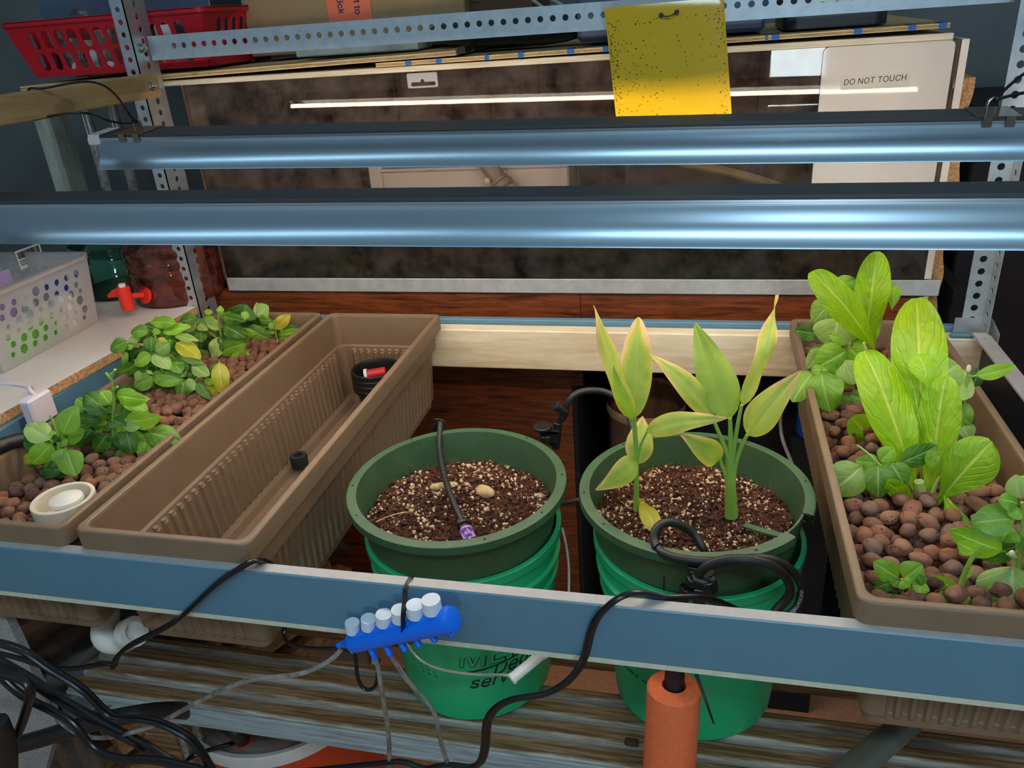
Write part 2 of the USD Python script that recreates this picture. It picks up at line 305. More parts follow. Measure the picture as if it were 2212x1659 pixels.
def leafmat(name, c0, c1, vein, kind='basil', yellow=None, trans=.35, rough=.38, bumps=.35):
    g = Mat(name); at_ = g.n('attribute', attribute='st')['vector']; s = g.n('separate_xyz', vector=at_); u, v = s['x'], s['y']
    t = g.math('absolute', g.math('subtract', u, .5)); pos = g.pos()
    mid = g.ramp(t, [(0, (1, 1, 1)), (.022, (.8, .8, .8)), (.05, (0, 0, 0))])
    if kind == 'turmeric': ph = g.math('add', g.math('multiply', t, 26.0), g.math('multiply', v, 6.0)); sharp = .75
    elif kind == 'lettuce': ph = g.math('subtract', g.math('multiply', v, 9.0), g.math('multiply', t, 6.0)); ph = g.math('add', ph, g.math('multiply', g.noise(60, 2), 1.2)); sharp = .80
    else: ph = g.math('subtract', g.math('multiply', v, 5.0), g.math('multiply', t, 4.5)); ph = g.math('add', ph, g.math('multiply', g.noise(70, 1), .5)); sharp = .84
    w = g.math('multiply_add', g.math('sine', g.math('multiply', ph, 6.2832)), .5, .5)
    side = g.ramp(w, [(sharp, (0, 0, 0)), (.99, (.65, .65, .65) if kind != 'turmeric' else (.25, .25, .25))])
    vm = g.math('maximum', mid, side)
    rnd = g.n('object_info')['random']
    col = g.ramp(g.math('add', g.math('multiply', g.noise(38, 3, .6), .8), g.math('multiply', rnd, .35)), [(.32, c0), (.72, c1)])
    col = g.mixc(g.math('maximum', g.math('multiply', mid, .8), g.math('multiply', side, {'basil': .28, 'lettuce': .32, 'turmeric': .5}[kind])), col, vein)
    if yellow is not None:
        e = g.math('add', g.math('multiply', t, 1.35), g.math('multiply', g.math('power', v, 3.0), .62)); e = g.math('add', e, g.math('multiply', g.math('subtract', g.noise(45, 3), .5), .55))
        col = g.mixc(g.ramp(e, [(.42, (0, 0, 0)), (.60, (.75, .75, .75))]), col, lin(196, 190, 70))
        col = g.mixc(g.ramp(e, [(.66, (0, 0, 0)), (.74, (1, 1, 1))]), col, yellow)
    blis = g.n('voronoi_texture', vector=pos, scale=(95.0 if kind == 'lettuce' else 60.0))['distance']
    h = g.math('subtract', g.math('multiply', blis, .5 if kind == 'lettuce' else .12), g.math('multiply', vm, .5 if kind != 'turmeric' else .15))
    nrm = g.bump(h, bumps, .003)
    p = g.n('principled_bsdf', base_color=col, roughness=rough, specular_ior_level=.45, normal=nrm)['BSDF']
    tl = g.n('translucent_bsdf', color=g.n('hsv', color=col, saturation=1.1, value=1.5)['color'], normal=nrm)['BSDF']
    g.done(g.n('mix_closure', fac=trans, closure1=p, closure2=tl)['closure'])
leafmat('leaf_basil', lin(66, 116, 32), lin(132, 178, 62), lin(176, 204, 116))
leafmat('leaf_basil_bright', lin(108, 164, 32), lin(158, 204, 64), lin(200, 224, 120))
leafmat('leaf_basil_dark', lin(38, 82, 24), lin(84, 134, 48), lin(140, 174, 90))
leafmat('leaf_basil_pale', lin(132, 168, 78), lin(176, 204, 116), lin(208, 222, 150))
leafmat('leaf_yellow', lin(160, 166, 30), lin(206, 190, 60), lin(214, 206, 110))
leafmat('leaf_tan', lin(176, 160, 84), lin(214, 190, 120), lin(214, 196, 140))
leafmat('leaf_lettuce', lin(128, 184, 8), lin(168, 208, 26), lin(214, 226, 100), 'lettuce', trans=.42, bumps=.6)
leafmat('leaf_lettuce_green', lin(112, 170, 18), lin(160, 202, 38), lin(206, 218, 110), 'lettuce', trans=.38, bumps=.7)
leafmat('leaf_turmeric', lin(140, 168, 60), lin(184, 198, 92), lin(164, 184, 84), 'turmeric', lin(222, 188, 128), .35, .5, .12)
leafmat('leaf_turmeric_green', lin(130, 166, 56), lin(168, 190, 78), lin(150, 178, 74), 'turmeric', None, .35, .5, .12)
plain('stem_green', lin(138, 172, 66), .45)
plain('stem_pale', lin(190, 206, 116), .45)
plain('flower_white', lin(226, 214, 180), .6)

# ================================================================ setting
obj('floor', bx(-3, 3, -1.5, 2.6, -.02, 0), 'cork_floor', label='tan speckled cork coloured floor under the plant stand', cat='floor', kind='structure')
obj('wall_back', bx(-3.2, 3, 1.98, 2.1, 0, 2.5), 'wall_paint', label='dark grey painted back wall', cat='wall', kind='structure')
obj('wall_left', bx(-2.55, -2.5, -.5, 1.98, 0, 2.5), 'concrete_block', label='dark grey concrete side wall on the left', cat='wall', kind='structure')

ZR = .85; YF = .5675; RIM = .8756
# ---------------------------------------------------------------- plant table
t = thing('table_frame', 'grey blue laminated table frame carrying the brown planters', 'table', (-.25, .9, 0))
obj('front_rail', bx(-1.25, .62, YF, YF + .0135, .785, ZR, .0012), 'slate_paint', t, label='blue grey front rail, lamp glare painted pale on its top')
obj('rail_top_edge', bx(-1.25, .62, YF + .0012, YF + .0135, ZR - .0002, ZR + .0006), 'rail_top', t, label='front rail top with lamp glare painted in pale grey')  # cap coloured pale to carry the lamp glare
obj('rail_bottom_edge', bx(-1.25, .62, YF + .0008, YF + .0125, .7785, .7849), 'rail_bottom', t, label='raw pale lower edge of the front rail')
obj('back_rail', bx(-.89, .43, 1.262, 1.276, .80, .858, .001), 'slate_paint', t)
rr = extr(Polygon([(-.011, 0), (.006, 0), (.011, -.012), (.011, -.66), (-.011, -.66)]).difference(Point(0, -.022).buffer(.0022)), .003, (.410, 1.228, .859))
obj('right_rail_web', bx(.4165, .4205, .575, 1.228, .78, .859), 'charcoal_bin', t)  # near-black tone paints the shade on the rail's inner face
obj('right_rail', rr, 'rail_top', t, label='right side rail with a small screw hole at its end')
obj('left_rail', bx(-.965, -.95, .5, 1.26, .76, .8635), 'slate_paint', t)
for x0, x1 in ((-1.22, -1.18), (.56, .60)):
    obj('leg', [bx(x0, x1, YF + .016, YF + .05, 0, .80)], 'slate_paint', t)
for x0 in (-.94, .40): obj('leg', bx(x0, x0 + .03, 1.236, 1.261, 0, .80), 'slate_paint', t)
obj('wooden_beam', bx(-.95, .424, 1.2328, 1.2600, .7765, .8495, .002), 'pine_beam', label='pale knotty pine beam behind the pots holding up the planters', cat='beam')
t = thing('corner_bracket', 'grey metal corner bracket at the foot of the right post', 'bracket', (.40, 1.25, .85))
br = [bx(.378, .428, 1.2475, 1.2495, .852, .878), extr(Polygon([(0, 0), (.045, 0), (.045, .018), (.01, .026), (0, .026)]), .002, (.428, 1.2495, .852), (0, -1, 0), (0, 0, 1))]
obj('bracket_plate', br, 'galvanized', t)
obj('flat_strip', bx(.372, .404, 1.234, 1.243, .8498, .855, .001), 'slate_paint', t)

# ---------------------------------------------------------------- slotted angle posts and shelf rail
def holes(poly, cx, z0, z1, pitch, r):
    z = z0
    hs = []
    while z < z1: hs.append(Point(cx, z).buffer(r, quad_segs=6)); z += pitch
    return poly.difference(unary_union(hs))
HP = .0190
t = thing('slotted_post', 'galvanized slotted angle post on the left in front of the pink jug', 'post', (-.925, 1.25, .55))
obj('front_flange', extr(holes(sbox(-.025, .0, 0, 1.0), -.0125, .012, 1.0, HP, .0042), .0016, (-.925, 1.2516, .60), (1, 0, 0), (0, 0, 1)), 'galvanized', t)
obj('side_flange', extr(holes(sbox(0, .0, .056, 1.0), .029, .019, 1.0, HP, .0052), .0016, (-.9266, 1.25, .60), (0, 1, 0), (0, 0, 1)), 'galvanized', t)
t = thing('slotted_post', 'galvanized slotted angle post on the right behind the planter', 'post', (.405, 1.25, .85))
obj('front_flange', extr(holes(sbox(0, .0, .030, .75), .014, .0225, .75, HP, .0050), .0016, (.388, 1.2516, .852), (1, 0, 0), (0, 0, 1)), 'galvanized', t)
obj('side_flange', extr(holes(sbox(0, .0, .030, .75), .0150, .0165, .75, HP, .0045), .0016, (.418, 1.2516, .852), (0, -1, 0), (0, 0, 1)), 'galvanized', t)
t = thing('shelf_rail', 'perforated zinc plated shelf rail across the top between the posts', 'rail', (-.25, 1.29, 1.31))
sr = sbox(-.922, 1.3105, .392, 1.3485); hs = [Point(x, 1.3310).buffer(.0045, quad_segs=6) for x in np.arange(-.875, .39, HP)]
obj('rail_face', extr(sr.difference(unary_union(hs)), .0016, (0, 1.2886, 0), (1, 0, 0), (0, 0, 1)), 'zinc_rail', t)
obj('rail_flange', bx(-.922, .392, 1.2888, 1.318, 1.3105, 1.3121), 'zinc_rail', t)
# price sticker on the rail
def on_rail(px, py, d=0.0): return at(px, py, y=1.2869 - d)
s0, s1 = on_rail(1765, 28), on_rail(1996, 8)
stk = obj('price_sticker', bx(s0[0], s1[0], 1.2862, 1.2869, 1.3275, 1.3478), 'paper_white', t, label='white price sticker with a blue brand box and a bar code')
nb = on_rail(1772, 15)[0]
obj('brand_box', bx(nb, nb + .035, 1.2858, 1.2863, 1.3300, 1.3475), 'navy_print', stk)
obj('lettering', [text('EVERBILT', .0042, (nb + .0022, 1.2857, 1.3365), (1, 0, 0), (0, 0, 1), .0003, True), text('1-3/8 x 1-1/8 x 48in', .0022, (nb + .002, 1.2857, 1.3315), (1, 0, 0), (0, 0, 1), .0003)], 'paper_white', stk)
bc = []; x = nb + .077; R5 = random.Random(5)
for k in range(26):
    w = R5.choice([.0004, .0007, .0011]); bc.append(bx(x, x + w, 1.2857, 1.2863, 1.3360, 1.3476)); x += w + R5.choice([.0004, .0007])
bc.append(text('87480 02087 0', .0026, (nb + .0755, 1.2858, 1.3318), (1, 0, 0), (0, 0, 1), .0003))
for k in range(4): bc.append(bx(nb + .055, nb + .070 - .003 * (k % 2), 1.2857, 1.2863, 1.3335 + .003 * k, 1.3343 + .003 * k))
obj('bar_code', bc, 'navy_print', stk)
def bolt(name, label, o, d, r=.0062, nut=True):
    o = np.array(o, float); d = np.array(d, float); x, y, z = frame(d)
    tt = thing(name, label, 'bolt', o)
    obj('hex_head', place(extr(Point(0, 0).buffer(r, quad_segs=2).minimum_rotated_rectangle if False else Polygon([(r * math.cos(a), r * math.sin(a)) for a in np.arange(6) * PI / 3]), .0045), o, x, y, z), 'bolt_steel', tt)
    obj('washer', place(lathe([(r * .5, -.0005), (r * 1.25, -.0005), (r * 1.25, .0009), (r * .5, .0009)], n=24), o, x, y, z), 'bolt_steel', tt)
    obj('shank', place(cyl((0, 0, -.012), (0, 0, .0085), r * .5, 12), o, x, y, z), 'bolt_steel', tt)
bolt('hex_bolt', 'small steel hex bolt through the left post beside the shelf rail', at(307, 104, x=-.9240), (1, 0, 0))

# ---------------------------------------------------------------- timber arm with its bolt
obj('timber_arm', bx(-.918, -.889, .55, 1.243, 1.2565, 1.2925, .0015), 'pine_arm', label='weathered timber arm bolted to the left post, reaching out at upper left', cat='timber')
bolt('hex_bolt', 'round headed steel bolt in the end of the timber arm', (-.8885, 1.222, 1.2745), (1, 0, 0), .0064)

# ---------------------------------------------------------------- terrarium behind
YA = 1.33
t = thing('terrarium', 'long wooden terrarium with a scratched clear front behind the grow lights', 'terrarium', (-.27, 1.6, .885))
obj('front_pane', bx(-.905, .3465, YA, YA + .004, .912, 1.2655), 'acrylic', t, label='scratched clear plastic front sheet')
obj('bottom_trim', bx(-.905, .3715, YA - .004, YA + .0005, .8848, .911, .001), 'aluminium_bar', t, label='worn aluminium trim bar under the pane')
obj('lid_edge', bx(-.955, .335, YA - .003, 1.88, 1.2660, 1.2750, .001), 'lid_wood', t, label='pale wooden lid')
obj('side_trim', bx(.350, .357, YA - .003, YA + .0015, .8000, .8840), 'aluminium_bar', t)
def side_edge(z0, z1, seed): return Polygon([(.358, z0)] + [(.377 + .0022 * math.sin(z * 37 + seed) + .0016 * math.sin(z * 91), z) for z in np.linspace(z0, z1, 40)] + [(.358, z1)])
obj('side_panel', extr(side_edge(.8855, 1.212, 0), .50, (0, YA + .52, 0), (1, 0, 0), (0, 0, 1)), 'particleboard', t, label='rough particleboard end wall')
obj('inner_side', bx(.3475, .3575, YA + .001, YA + .50, .912, 1.2655), 'tub_cream', t, label='pale inner face of the end wall')
obj('inner_floor', bx(-.905, .3465, YA + .001, 1.82, .886, .912), 'liner_black', t)
obj('black_liner', bx(-.905, .346, YA + .0045, YA + .0065, .912, 1.00), 'liner_black', t, label='dirty black liner strip behind the lower edge of the pane')
for k, (x0, x1) in enumerate(((-.905, -.80), (-.797, -.69), (-.687, -.60), (-.597, -.47), (-.467, -.36), (-.357, -.2), (-.197, -.05), (-.047, .1), (.103, .23), (.233, .3465))):
    obj('back_board', bx(x0, x1, 1.80 + .004 * (k % 3), 1.82, .912, 1.266), 'dark_boards', t)
obj('side_panel', bx(-.909, -.905, YA, 1.88, .885, 1.266), 'dark_boards', t)
tb0, tb1 = at(878, 165, y=YA - .004), at(946, 188, y=YA - .004)
obj('hang_tab', extr(rrect(tb0[0], tb1[2], tb1[0], tb0[2] + .004, .003).difference(rrect(tb0[0] + .006, tb1[2] + .003, tb1[0] - .004, tb1[2] + .009, .002).union(Point((tb0[0] + tb1[0]) / 2, tb1[2] + .010).buffer(.0035))), .002, (0, YA - .001, 0), (1, 0, 0), (0, 0, 1)), 'frosted_bin', t, label='clear hang tab with a slot')
# white plate with the warning label
t = thing('white_plate', 'glossy white plastic plate with a warning label on the terrarium front', 'panel', (.25, YA - .002, 1.05))
obj('plate', extr(rrect(.163, 1.045, .339, 1.2655, .008), .002, (0, YA - .0005, 0), (1, 0, 0), (0, 0, 1)), 'plate_white', t)
a0, a1 = at(1815, 193, y=YA - .003), at(1966, 158, y=YA - .003)
lb = obj('warning_label', extr(rrect(a0[0], a0[2] - .001, a1[0] + .001, a1[2] + .001, .003), .0004, (0, YA - .0025, 0), (1, 0, 0), (0, 0, 1)), 'label_tan', t, label='beige sticky label reading DO NOT TOUCH in black ink')
lw = a1[0] - a0[0]; obj('handwriting', text('DO NOT TOUCH', .0080, (a0[0] + .0035, YA - .0029, a0[2] + .0055), (1, 0, .035), (0, 0, 1), .0003, False, .06), 'ink_black', lb)
# things seen through the pane
t = thing('storage_tub', 'cream plastic tub standing inside the terrarium behind the pane', 'tub', (-.22, 1.56, .912))
z1 = at(830, 372, y=1.50)[2]; xl, xr = at(826, 390, y=1.50)[0], at(1228, 390, y=1.50)[0]
obj('tub_wall', bx(xl, xr, 1.50, 1.51, .912, z1, .003), 'tub_cream', t); obj('tub_wall', bx(xl - .03, xl, 1.505, 1.64, .912, z1 + .02, .003), 'tub_cream', t)
obj('tub_wall', bx(xl, xr, 1.63, 1.64, .912, z1, .003), 'tub_cream', t); obj('tub_wall', bx(xr - .01, xr, 1.51, 1.63, .912, z1, .003), 'tub_cream', t); obj('tub_rim', bx(xl - .002, xr + .002, 1.495, 1.645, z1, z1 + .006, .002), 'tub_cream', t)
t = thing('waste_pipe', 'taupe drain pipe with a moulded collar slanting down over the cream tub', 'pipe', at(1090, 400, y=1.46))
p0, p1 = at(1035, 330, y=1.47), at(1095, 412, y=1.45); obj('pipe', cyl(p0, p1, .016), 'pipe_taupe', t)
dd = (p1 - p0) / np.linalg.norm(p1 - p0); obj('collar', [cyl(p1 - dd * .018, p1 - dd * .006, .0215), cyl(p1 - dd * .004, p1 + dd * .03, .0235), cyl(p1 - dd * .026, p1 - dd * .02, .019)], 'pipe_taupe', t)
q = at(955 + 0, 0, y=1.46); c1 = at(1052, 391, y=1.435); obj('knob', ico(c1, .0065), 'cream_plastic', t)
obj('climbing_branch', tube([at(1440, 345, y=1.5), at(1530, 362, y=1.5), at(1610, 380, y=1.49), at(1680, 402, y=1.49), at(1720, 420, y=1.48)], .008), 'tan_stick', label='tan stick slanting behind the pane near the white plate', cat='branch')
cg = np.array([[at(1350 + 300 * u, 345 + 60 * v, y=1.55 + .03 * v + .01 * math.sin(u * 9)) for u in np.linspace(0, 1, 14)] for v in np.linspace(0, 1, 6)])
def grid(P, th=0.0):
    h, w, _ = P.shape; F = []
    for i in range(h - 1):
        for j in range(w - 1): a = i * w + j; F += [(a, a + 1, a + w + 1), (a, a + w + 1, a + w)]
    V = P.reshape(-1, 3); F = np.array(F)
    if th:
        n = trimesh.Trimesh(V, F, process=False).vertex_normals * th; k = len(V); B = []
        e = [(i, i + 1) for i in range(w - 1)] + [(i * w + w - 1, (i + 1) * w + w - 1) for i in range(h - 1)] + [((h - 1) * w + i + 1, (h - 1) * w + i) for i in range(w - 1)] + [((i + 1) * w, i * w) for i in range(h - 1)]
        for a, b in e: B += [(b, a, a + k), (b, a + k, b + k)]
        V = np.vstack([V, V - n]); F = np.vstack([F, F[:, ::-1] + k, B])
    return trimesh.Trimesh(V, F, process=False)
obj('folded_cloth', grid(cg, .004), 'purple_cloth', label='dull purple cloth hanging inside the terrarium behind the branch', cat='cloth')
# cabinet under the terrarium
t = thing('rosewood_cabinet', 'dark rosewood grained cabinet under the terrarium with an open bay', 'cabinet', (-.27, 1.6, 0))
obj('panel', bx(-.955, -.2095, YA + .002, YA + .016, .70, .884), 'rosewood', t); obj('panel', bx(-.2085, .3575, YA + .002, YA + .016, .772, .884), 'rosewood', t)
obj('panel', bx(-.955, -.2315, YA + .003, YA + .016, .03, .6995), 'rosewood', t); obj('panel_edge', bx(-.2305, -.222, YA + .004, 1.85, .03, .772), 'black_void', t)
obj('end_board', extr(side_edge(.60, .884, 2), .50, (0, YA + .52, 0), (1, 0, 0), (0, 0, 1)), 'particleboard', t, label='rough particleboard end board')
obj('cabinet_back', bx(-.955, .42, 1.84, 1.86, .03, .885), 'black_void', t); obj('cabinet_side', bx(.40, .42, YA + .02, 1.84, .03, .885), 'black_void', t); obj('cabinet_side', bx(-.955, -.94, YA + .02, 1.84, .03, .885), 'black_void', t)
obj('cabinet_floor', bx(-.94, .40, YA + .02, 1.84, .03, .05), 'black_void', t)
# things in the dark bay
t = thing('rusty_pump', 'rust stained dark drum in the open bay behind the left turmeric plant', 'drum', (-.12, 1.45, .05))
obj('drum', lathe([(0, .05), (.07, .05), (.075, .06), (.075, .68), (.07, .70), (0, .70)], (-.10, 1.44, 0)), 'dark_boards', t); obj('band', lathe([(.0765, .60), (.079, .605), (.079, .615), (.0765, .62)], (-.10, 1.44, 0)), 'tan_stick', t)
t = thing('dark_canister', 'dark dusty canister lying in the open bay behind the pots', 'canister', (.12, 1.5, .55))
obj('body', cyl((.0, 1.5, .71), (.22, 1.5, .71), .05), 'charcoal_bin', t); obj('cap', cyl((.0, 1.5, .71), (-.03, 1.5, .71), .03), 'black_plastic', t)
obj('stand', bx(.0, .2, 1.46, 1.54, .05, .664), 'black_void', t)
t = thing('blue_jug', 'blue plastic container behind the left wall of the right planter', 'container', (.15, 1.3, .66))
c = at(1738, 905, y=1.30); obj('body', lathe([(0, 0), (.03, 0), (.033, .004), (.033, .085), (.028, .09), (0, .09)], (c[0] + .02, 1.30, c[2] - .028)), 'blue_dark', t); obj('band', lathe([(.0333, .05), (.0345, .051), (.0345, .054), (.0333, .055)], (c[0] + .02, 1.30, c[2] - .028)), 'blue_grey_bin', t)
obj('stand', bx(c[0] - .02, c[0] + .06, 1.27, 1.32, 0, c[2] - .0285), 'black_void', t)
obj('grey_hose', tube([at(1690, 860, y=1.30), at(1686, 920, y=1.29), at(1694, 960, y=1.27), at(1712, 1005, y=1.25), at(1716, 1060, y=1.22)], .0032), 'board_grey', label='thin grey hose hanging behind the right green pot', cat='hose')
# dark cupboard added to blacken the space on the right, and wall bits
obj('dark_cupboard', bx(.47, 1.3, 1.62, 1.95, 0, 1.13, .004), 'dark_cabinet', label='nearly black maroon cupboard added to darken the space behind the right post', cat='cupboard')
obj('grey_stud', bx(-1.492, -1.449, 1.60, 1.66, 0, 1.26, .003), 'grey_post_wood', label='grey washed wooden stud with a yellowish edge at far left', cat='post')
for k, (x, y) in enumerate(((-1.263, 1.5), (-1.196, 1.5))):
    obj('clear_rod', lathe([(.0085, .881), (.0105, .881), (.0105, 1.25), (.0085, 1.25)], (x, y, 0), n=20), 'clear_tube', label=('clear plastic tube standing upright, the one farther from the left post', 'clear plastic tube standing upright, the one nearer the left post')[k], cat='tube', group='clear upright tubes')

# ---------------------------------------------------------------- on top of the terrarium
def sheet(name, label, p0, p1, th, depth, zrot, mat_edge='plywood_edge', tapes=(), y=1.322):
    a, b = at(*p0, y=y), at(*p1, y=y); L = b[0] - a[0]; x = np.array([L, 0, b[2] - a[2]]); x /= np.linalg.norm(x); n = np.cross(x, [0, 1.0, 0]); tt = thing(name, label, 'board', (a + b) / 2)
    LL = np.linalg.norm(b - a)
    for k in range(3): obj('ply', place(bx(0, LL, 0, depth, th * k / 3 + .0001, th * (k + 1) / 3 - .0001), a + np.array([0, .0008 * (k == 1), 0]), x, np.array([0, 1.0, 0]), n), ('plywood_edge', 'pine_arm', 'plywood_edge')[k] if mat_edge == 'plywood_edge' else mat_edge, tt)
    for px, w in tapes:
        u = (at(px, (p0[1] + p1[1]) / 2, y=y)[0] - a[0]) ; obj('tape', place(bx(u - w / 2, u + w / 2, -.0006, .03, -.0004, th + .0006), a, x, np.array([0, 1.0, 0]), n), 'blue_tape', tt, label='strip of blue masking tape')
    return tt
sheet('plywood_sheet', 'plywood sheet with blue tape on its edge lying on the terrarium lid', (812, 146), (2052, 60), .0068, .45, 0, tapes=[(878, .010), (945, .009), (1050, .007), (1124, .009), (1232, .010), (1308, .008), (1655, .004), (1674, .011), (1850, .011), (2030, .010), (1965, .010)])
sheet('plywood_sheet', 'bare plywood sheet under the red basket, overlapping the taped sheet', (45, 197), (985, 120), .0078, .40, 0, y=1.318)
g0 = at(985, 103, y=1.318); obj('green_wedge', bx(g0[0] + .001, g0[0] + .014, 1.321, 1.36, g0[2] - .0085, g0[2] + .001), 'dark_bag', label='small dark green block at the end of the bare plywood sheet', cat='block')
def loft_basket(tt, x0, x1, y0, y1, z0, z1, flare, mat, slots, th=.002, rim=.006, open_back=True):
    """four tapered slotted walls, a floor and a rolled rim"""
    h = z1 - z0
    def wall(pA, pB, qA, qB, holes_fn):                     # bottom pA->pB, top qA->qB
        L = np.linalg.norm(pB - pA); x = (pB - pA) / L; yv = (qA + qB - pA - pB) / 2; H = np.linalg.norm(yv); yv /= H; e = np.linalg.norm(qB - qA) - L
        poly = Polygon([(0, 0), (L, 0), (L + e / 2, H), (-e / 2, H)]); hs = holes_fn(L, H)
        return extr(poly.difference(unary_union(hs)) if hs else poly, th, pA, x, yv)
    b = [np.array(p, float) for p in ((x0, y0, z0), (x1, y0, z0), (x1, y1, z0), (x0, y1, z0))]; f = flare
    tq = [np.array(p, float) for p in ((x0 - f, y0 - f, z1), (x1 + f, y0 - f, z1), (x1 + f, y1 + f, z1), (x0 - f, y1 + f, z1))]
    for k in range(4): obj('basket_wall', wall(b[k], b[(k + 1) % 4], tq[k], tq[(k + 1) % 4], slots[k]), mat, tt)
    obj('basket_floor', bx(x0, x1, y0, y1, z0, z0 + th), mat, tt)
    outer = rrect(x0 - f - rim, y0 - f - rim, x1 + f + rim, y1 + f + rim, .018); inner = rrect(x0 - f + .001, y0 - f + .001, x1 + f - .001, y1 + f - .001, .012)
    obj('basket_rim', [extr(outer.difference(inner), .0022, (0, 0, z1 - .001)), extr(outer.difference(outer.buffer(-.0018)), .007, (0, 0, z1 - .007))], mat, tt)
def slotset(cols, rows, x0f, x1f, wf=.5, slant=.0, r0=.12, r1=.86):
    def fn(L, H):
        out = []
        for i in range(cols):
            for j in range(rows):
                w = L * (x1f - x0f) / cols * wf; cx = L * (x0f + (x1f - x0f) * (i + .5) / cols); zz0 = H * (r0 + (r1 - r0) * j / rows) + .003; zz1 = H * (r0 + (r1 - r0) * (j + 1) / rows) - .003
                out.append(rrect(cx - w / 2, zz0, cx + w / 2, zz1, w * .48, 4))
        return out
    return fn
t = thing('red_basket', 'slotted red plastic basket of odds and ends on the plywood at upper left', 'basket', (-1.03, 1.44, 1.292))
rx0, rx1 = at(85, 178, y=1.365)[0], at(452, 140, y=1.365)[0]
loft_basket(t, rx0, rx1, 1.365, 1.58, 1.2925, 1.3870, .022, 'red_plastic', [slotset(12, 2, .05, .95, .66, r0=.08, r1=.86), slotset(7, 2, .08, .92, .6), slotset(13, 2, .05, .95, .5), slotset(7, 2, .08, .92, .5)])
def cup(name, label, o, r, h, mat, group=None, th=.0012):
    tt = thing(name, label, 'container', o, group); obj('body', lathe([(0, 0), (r * .9, 0), (r, h), (r - th, h), (r * .9 - th, th), (0, th)], o, n=28), mat, tt); return tt
RB = random.Random(3)
for k, (px, py, mat, r, h, lb_) in enumerate(((165, 110, 'clear_tube', .020, .06, 'cloudy plastic cup in the red basket below the bent tube'), (200, 110, 'white_plastic', .016, .055, 'white plastic cup in the red basket'), (135, 140, 'black_plastic', .018, .04, 'black cap in the lower left of the red basket'), (150, 155, 'black_rubber', .012, .03, 'black rubber piece low in the red basket'), (232, 130, 'clear_tube', .022, .07, 'cloudy plastic cup in the red basket next to the left post'), (345, 75, 'paper_white', .018, .07, 'white paper cup in the red basket right of the left post'), (400, 70, 'grey_cloth', .016, .07, 'grey cup in the red basket near its right corner'))):
    o = at(px, py, y=1.41); cup('small_container', lb_, (o[0], 1.405 + .012 * (k % 3), 1.2947 + .0002 * k), r, h, mat)
for k, (px, py) in enumerate(((170, 146), (193, 145), (243, 143))):
    o = at(px, py, y=1.392); obj('bottle_cap', cyl((o[0], 1.384, o[2]), (o[0], 1.392, o[2]), .009), ('cream_plastic', 'amber_brown', 'white_plastic')[k], label=('cream cap lying in the lower slots of the red basket', 'brown bottle cap with a white edge in the lower slots of the red basket', 'white cap in the lower slots of the red basket beside the left post')[k], cat='cap')
obj('plastic_hoop', sweep(smoothline([(at(170, 30, y=1.44)[0] + .022 * math.cos(a), 1.44, 1.372 + .030 * math.sin(a)) for a in np.linspace(0.0, PI, 12)], 24), circ(.004, 8)), 'clear_film', label='clear plastic hoop sticking up out of the red basket', cat='tube')
t = thing('grey_tray', 'pale grey tray seen above the red basket at the top edge', 'tray', (-1.05, 1.62, 1.385)); gx0, gx1 = at(80, 8, y=1.6)[0], at(470, 8, y=1.6)[0]
obj('tray_body', bx(gx0, gx1, 1.6, 1.85, 1.392, 1.43, .003), 'blue_grey_bin', t); obj('tray_base', bx(gx0 + .03, gx1 - .03, 1.615, 1.83, 1.276, 1.3915, .003), 'dark_boards', t)
t = thing('chrome_frame', 'dark box with chrome edges behind the red basket beside the cardboard box', 'box', (-.98, 1.6, 1.3)); c0, c1 = at(452, 5, y=1.58)[0], at(520, 5, y=1.58)[0]
obj('body', bx(c0, c1, 1.585, 1.66, 1.276, 1.44), 'black_plastic', t)
for x in (c0 - .003, c1): obj('edge_strip', bx(x, x + .003, 1.582, 1.586, 1.276, 1.44), 'bolt_steel', t)
t = thing('cardboard_box', 'brown cardboard box with an orange paper label on the top shelf', 'box', (-.64, 1.55, 1.285))
b0, b1 = at(527, 30, y=1.49)[0], at(1003, 10, y=1.49)[0]; obj('carton', bx(b0, b1, 1.49, 1.70, 1.2985, 1.47, .002), 'cardboard', t)
l0, l1 = at(707, 20, y=1.489)[0], at(802, 20, y=1.489)[0]; ol = obj('orange_label', bx(l0, l1, 1.4885, 1.4897, 1.335, 1.46), 'orange_paper', t, label='orange paper label with sideways black lettering')
obj('lettering', [text('not to', .0115, (l1 - .0315, 1.4884, 1.4005), (0, 0, -1), (1, 0, 0), .0003, True), text('stick', .0115, (l1 - .0635, 1.4884, 1.396), (0, 0, -1), (1, 0, 0), .0003, True)], 'navy_print', ol)
t = thing('dark_carton', 'dark brown carton in shadow right of the cardboard box', 'box', (-.33, 1.6, 1.285)); d0, d1 = at(1010, 10, y=1.52)[0], at(1150, 10, y=1.52)[0]
obj('carton', bx(d0, d1, 1.52, 1.7, 1.2985, 1.45, .002), 'cardboard_dark', t); obj('printed_lines', [bx(d0 + .006, d0 + .022, 1.5193, 1.5198, 1.362 + .008 * k, 1.363 + .008 * k) for k in range(6)], 'black_void', t)
b0, b1 = at(640, 125, y=1.40)[0], at(905, 125, y=1.40)[0]
obj('paint_stained_board', bx(b0, b1, 1.40, 1.48, 1.2958, 1.3085, .002), 'paint_block', label='paint splashed pale board under the cardboard box', cat='board')
w0 = np.array([at(985, 100, y=1.42), at(1240, 100, y=1.42)])
bag = ico((0, 0, 0), 1, 3, (.16, .06, .028)); nz = meshkit.fbm(np.array(bag.vertices) * 18, 3, 2); bag.vertices *= (0.85 + .3 * nz)[:, None]; bag.apply_translation(((w0[0][0] + w0[1][0]) / 2, 1.44, 1.3165)); obj('black_bag', bag, 'dark_bag', label='crumpled black plastic bag behind the shelf rail', cat='bag')
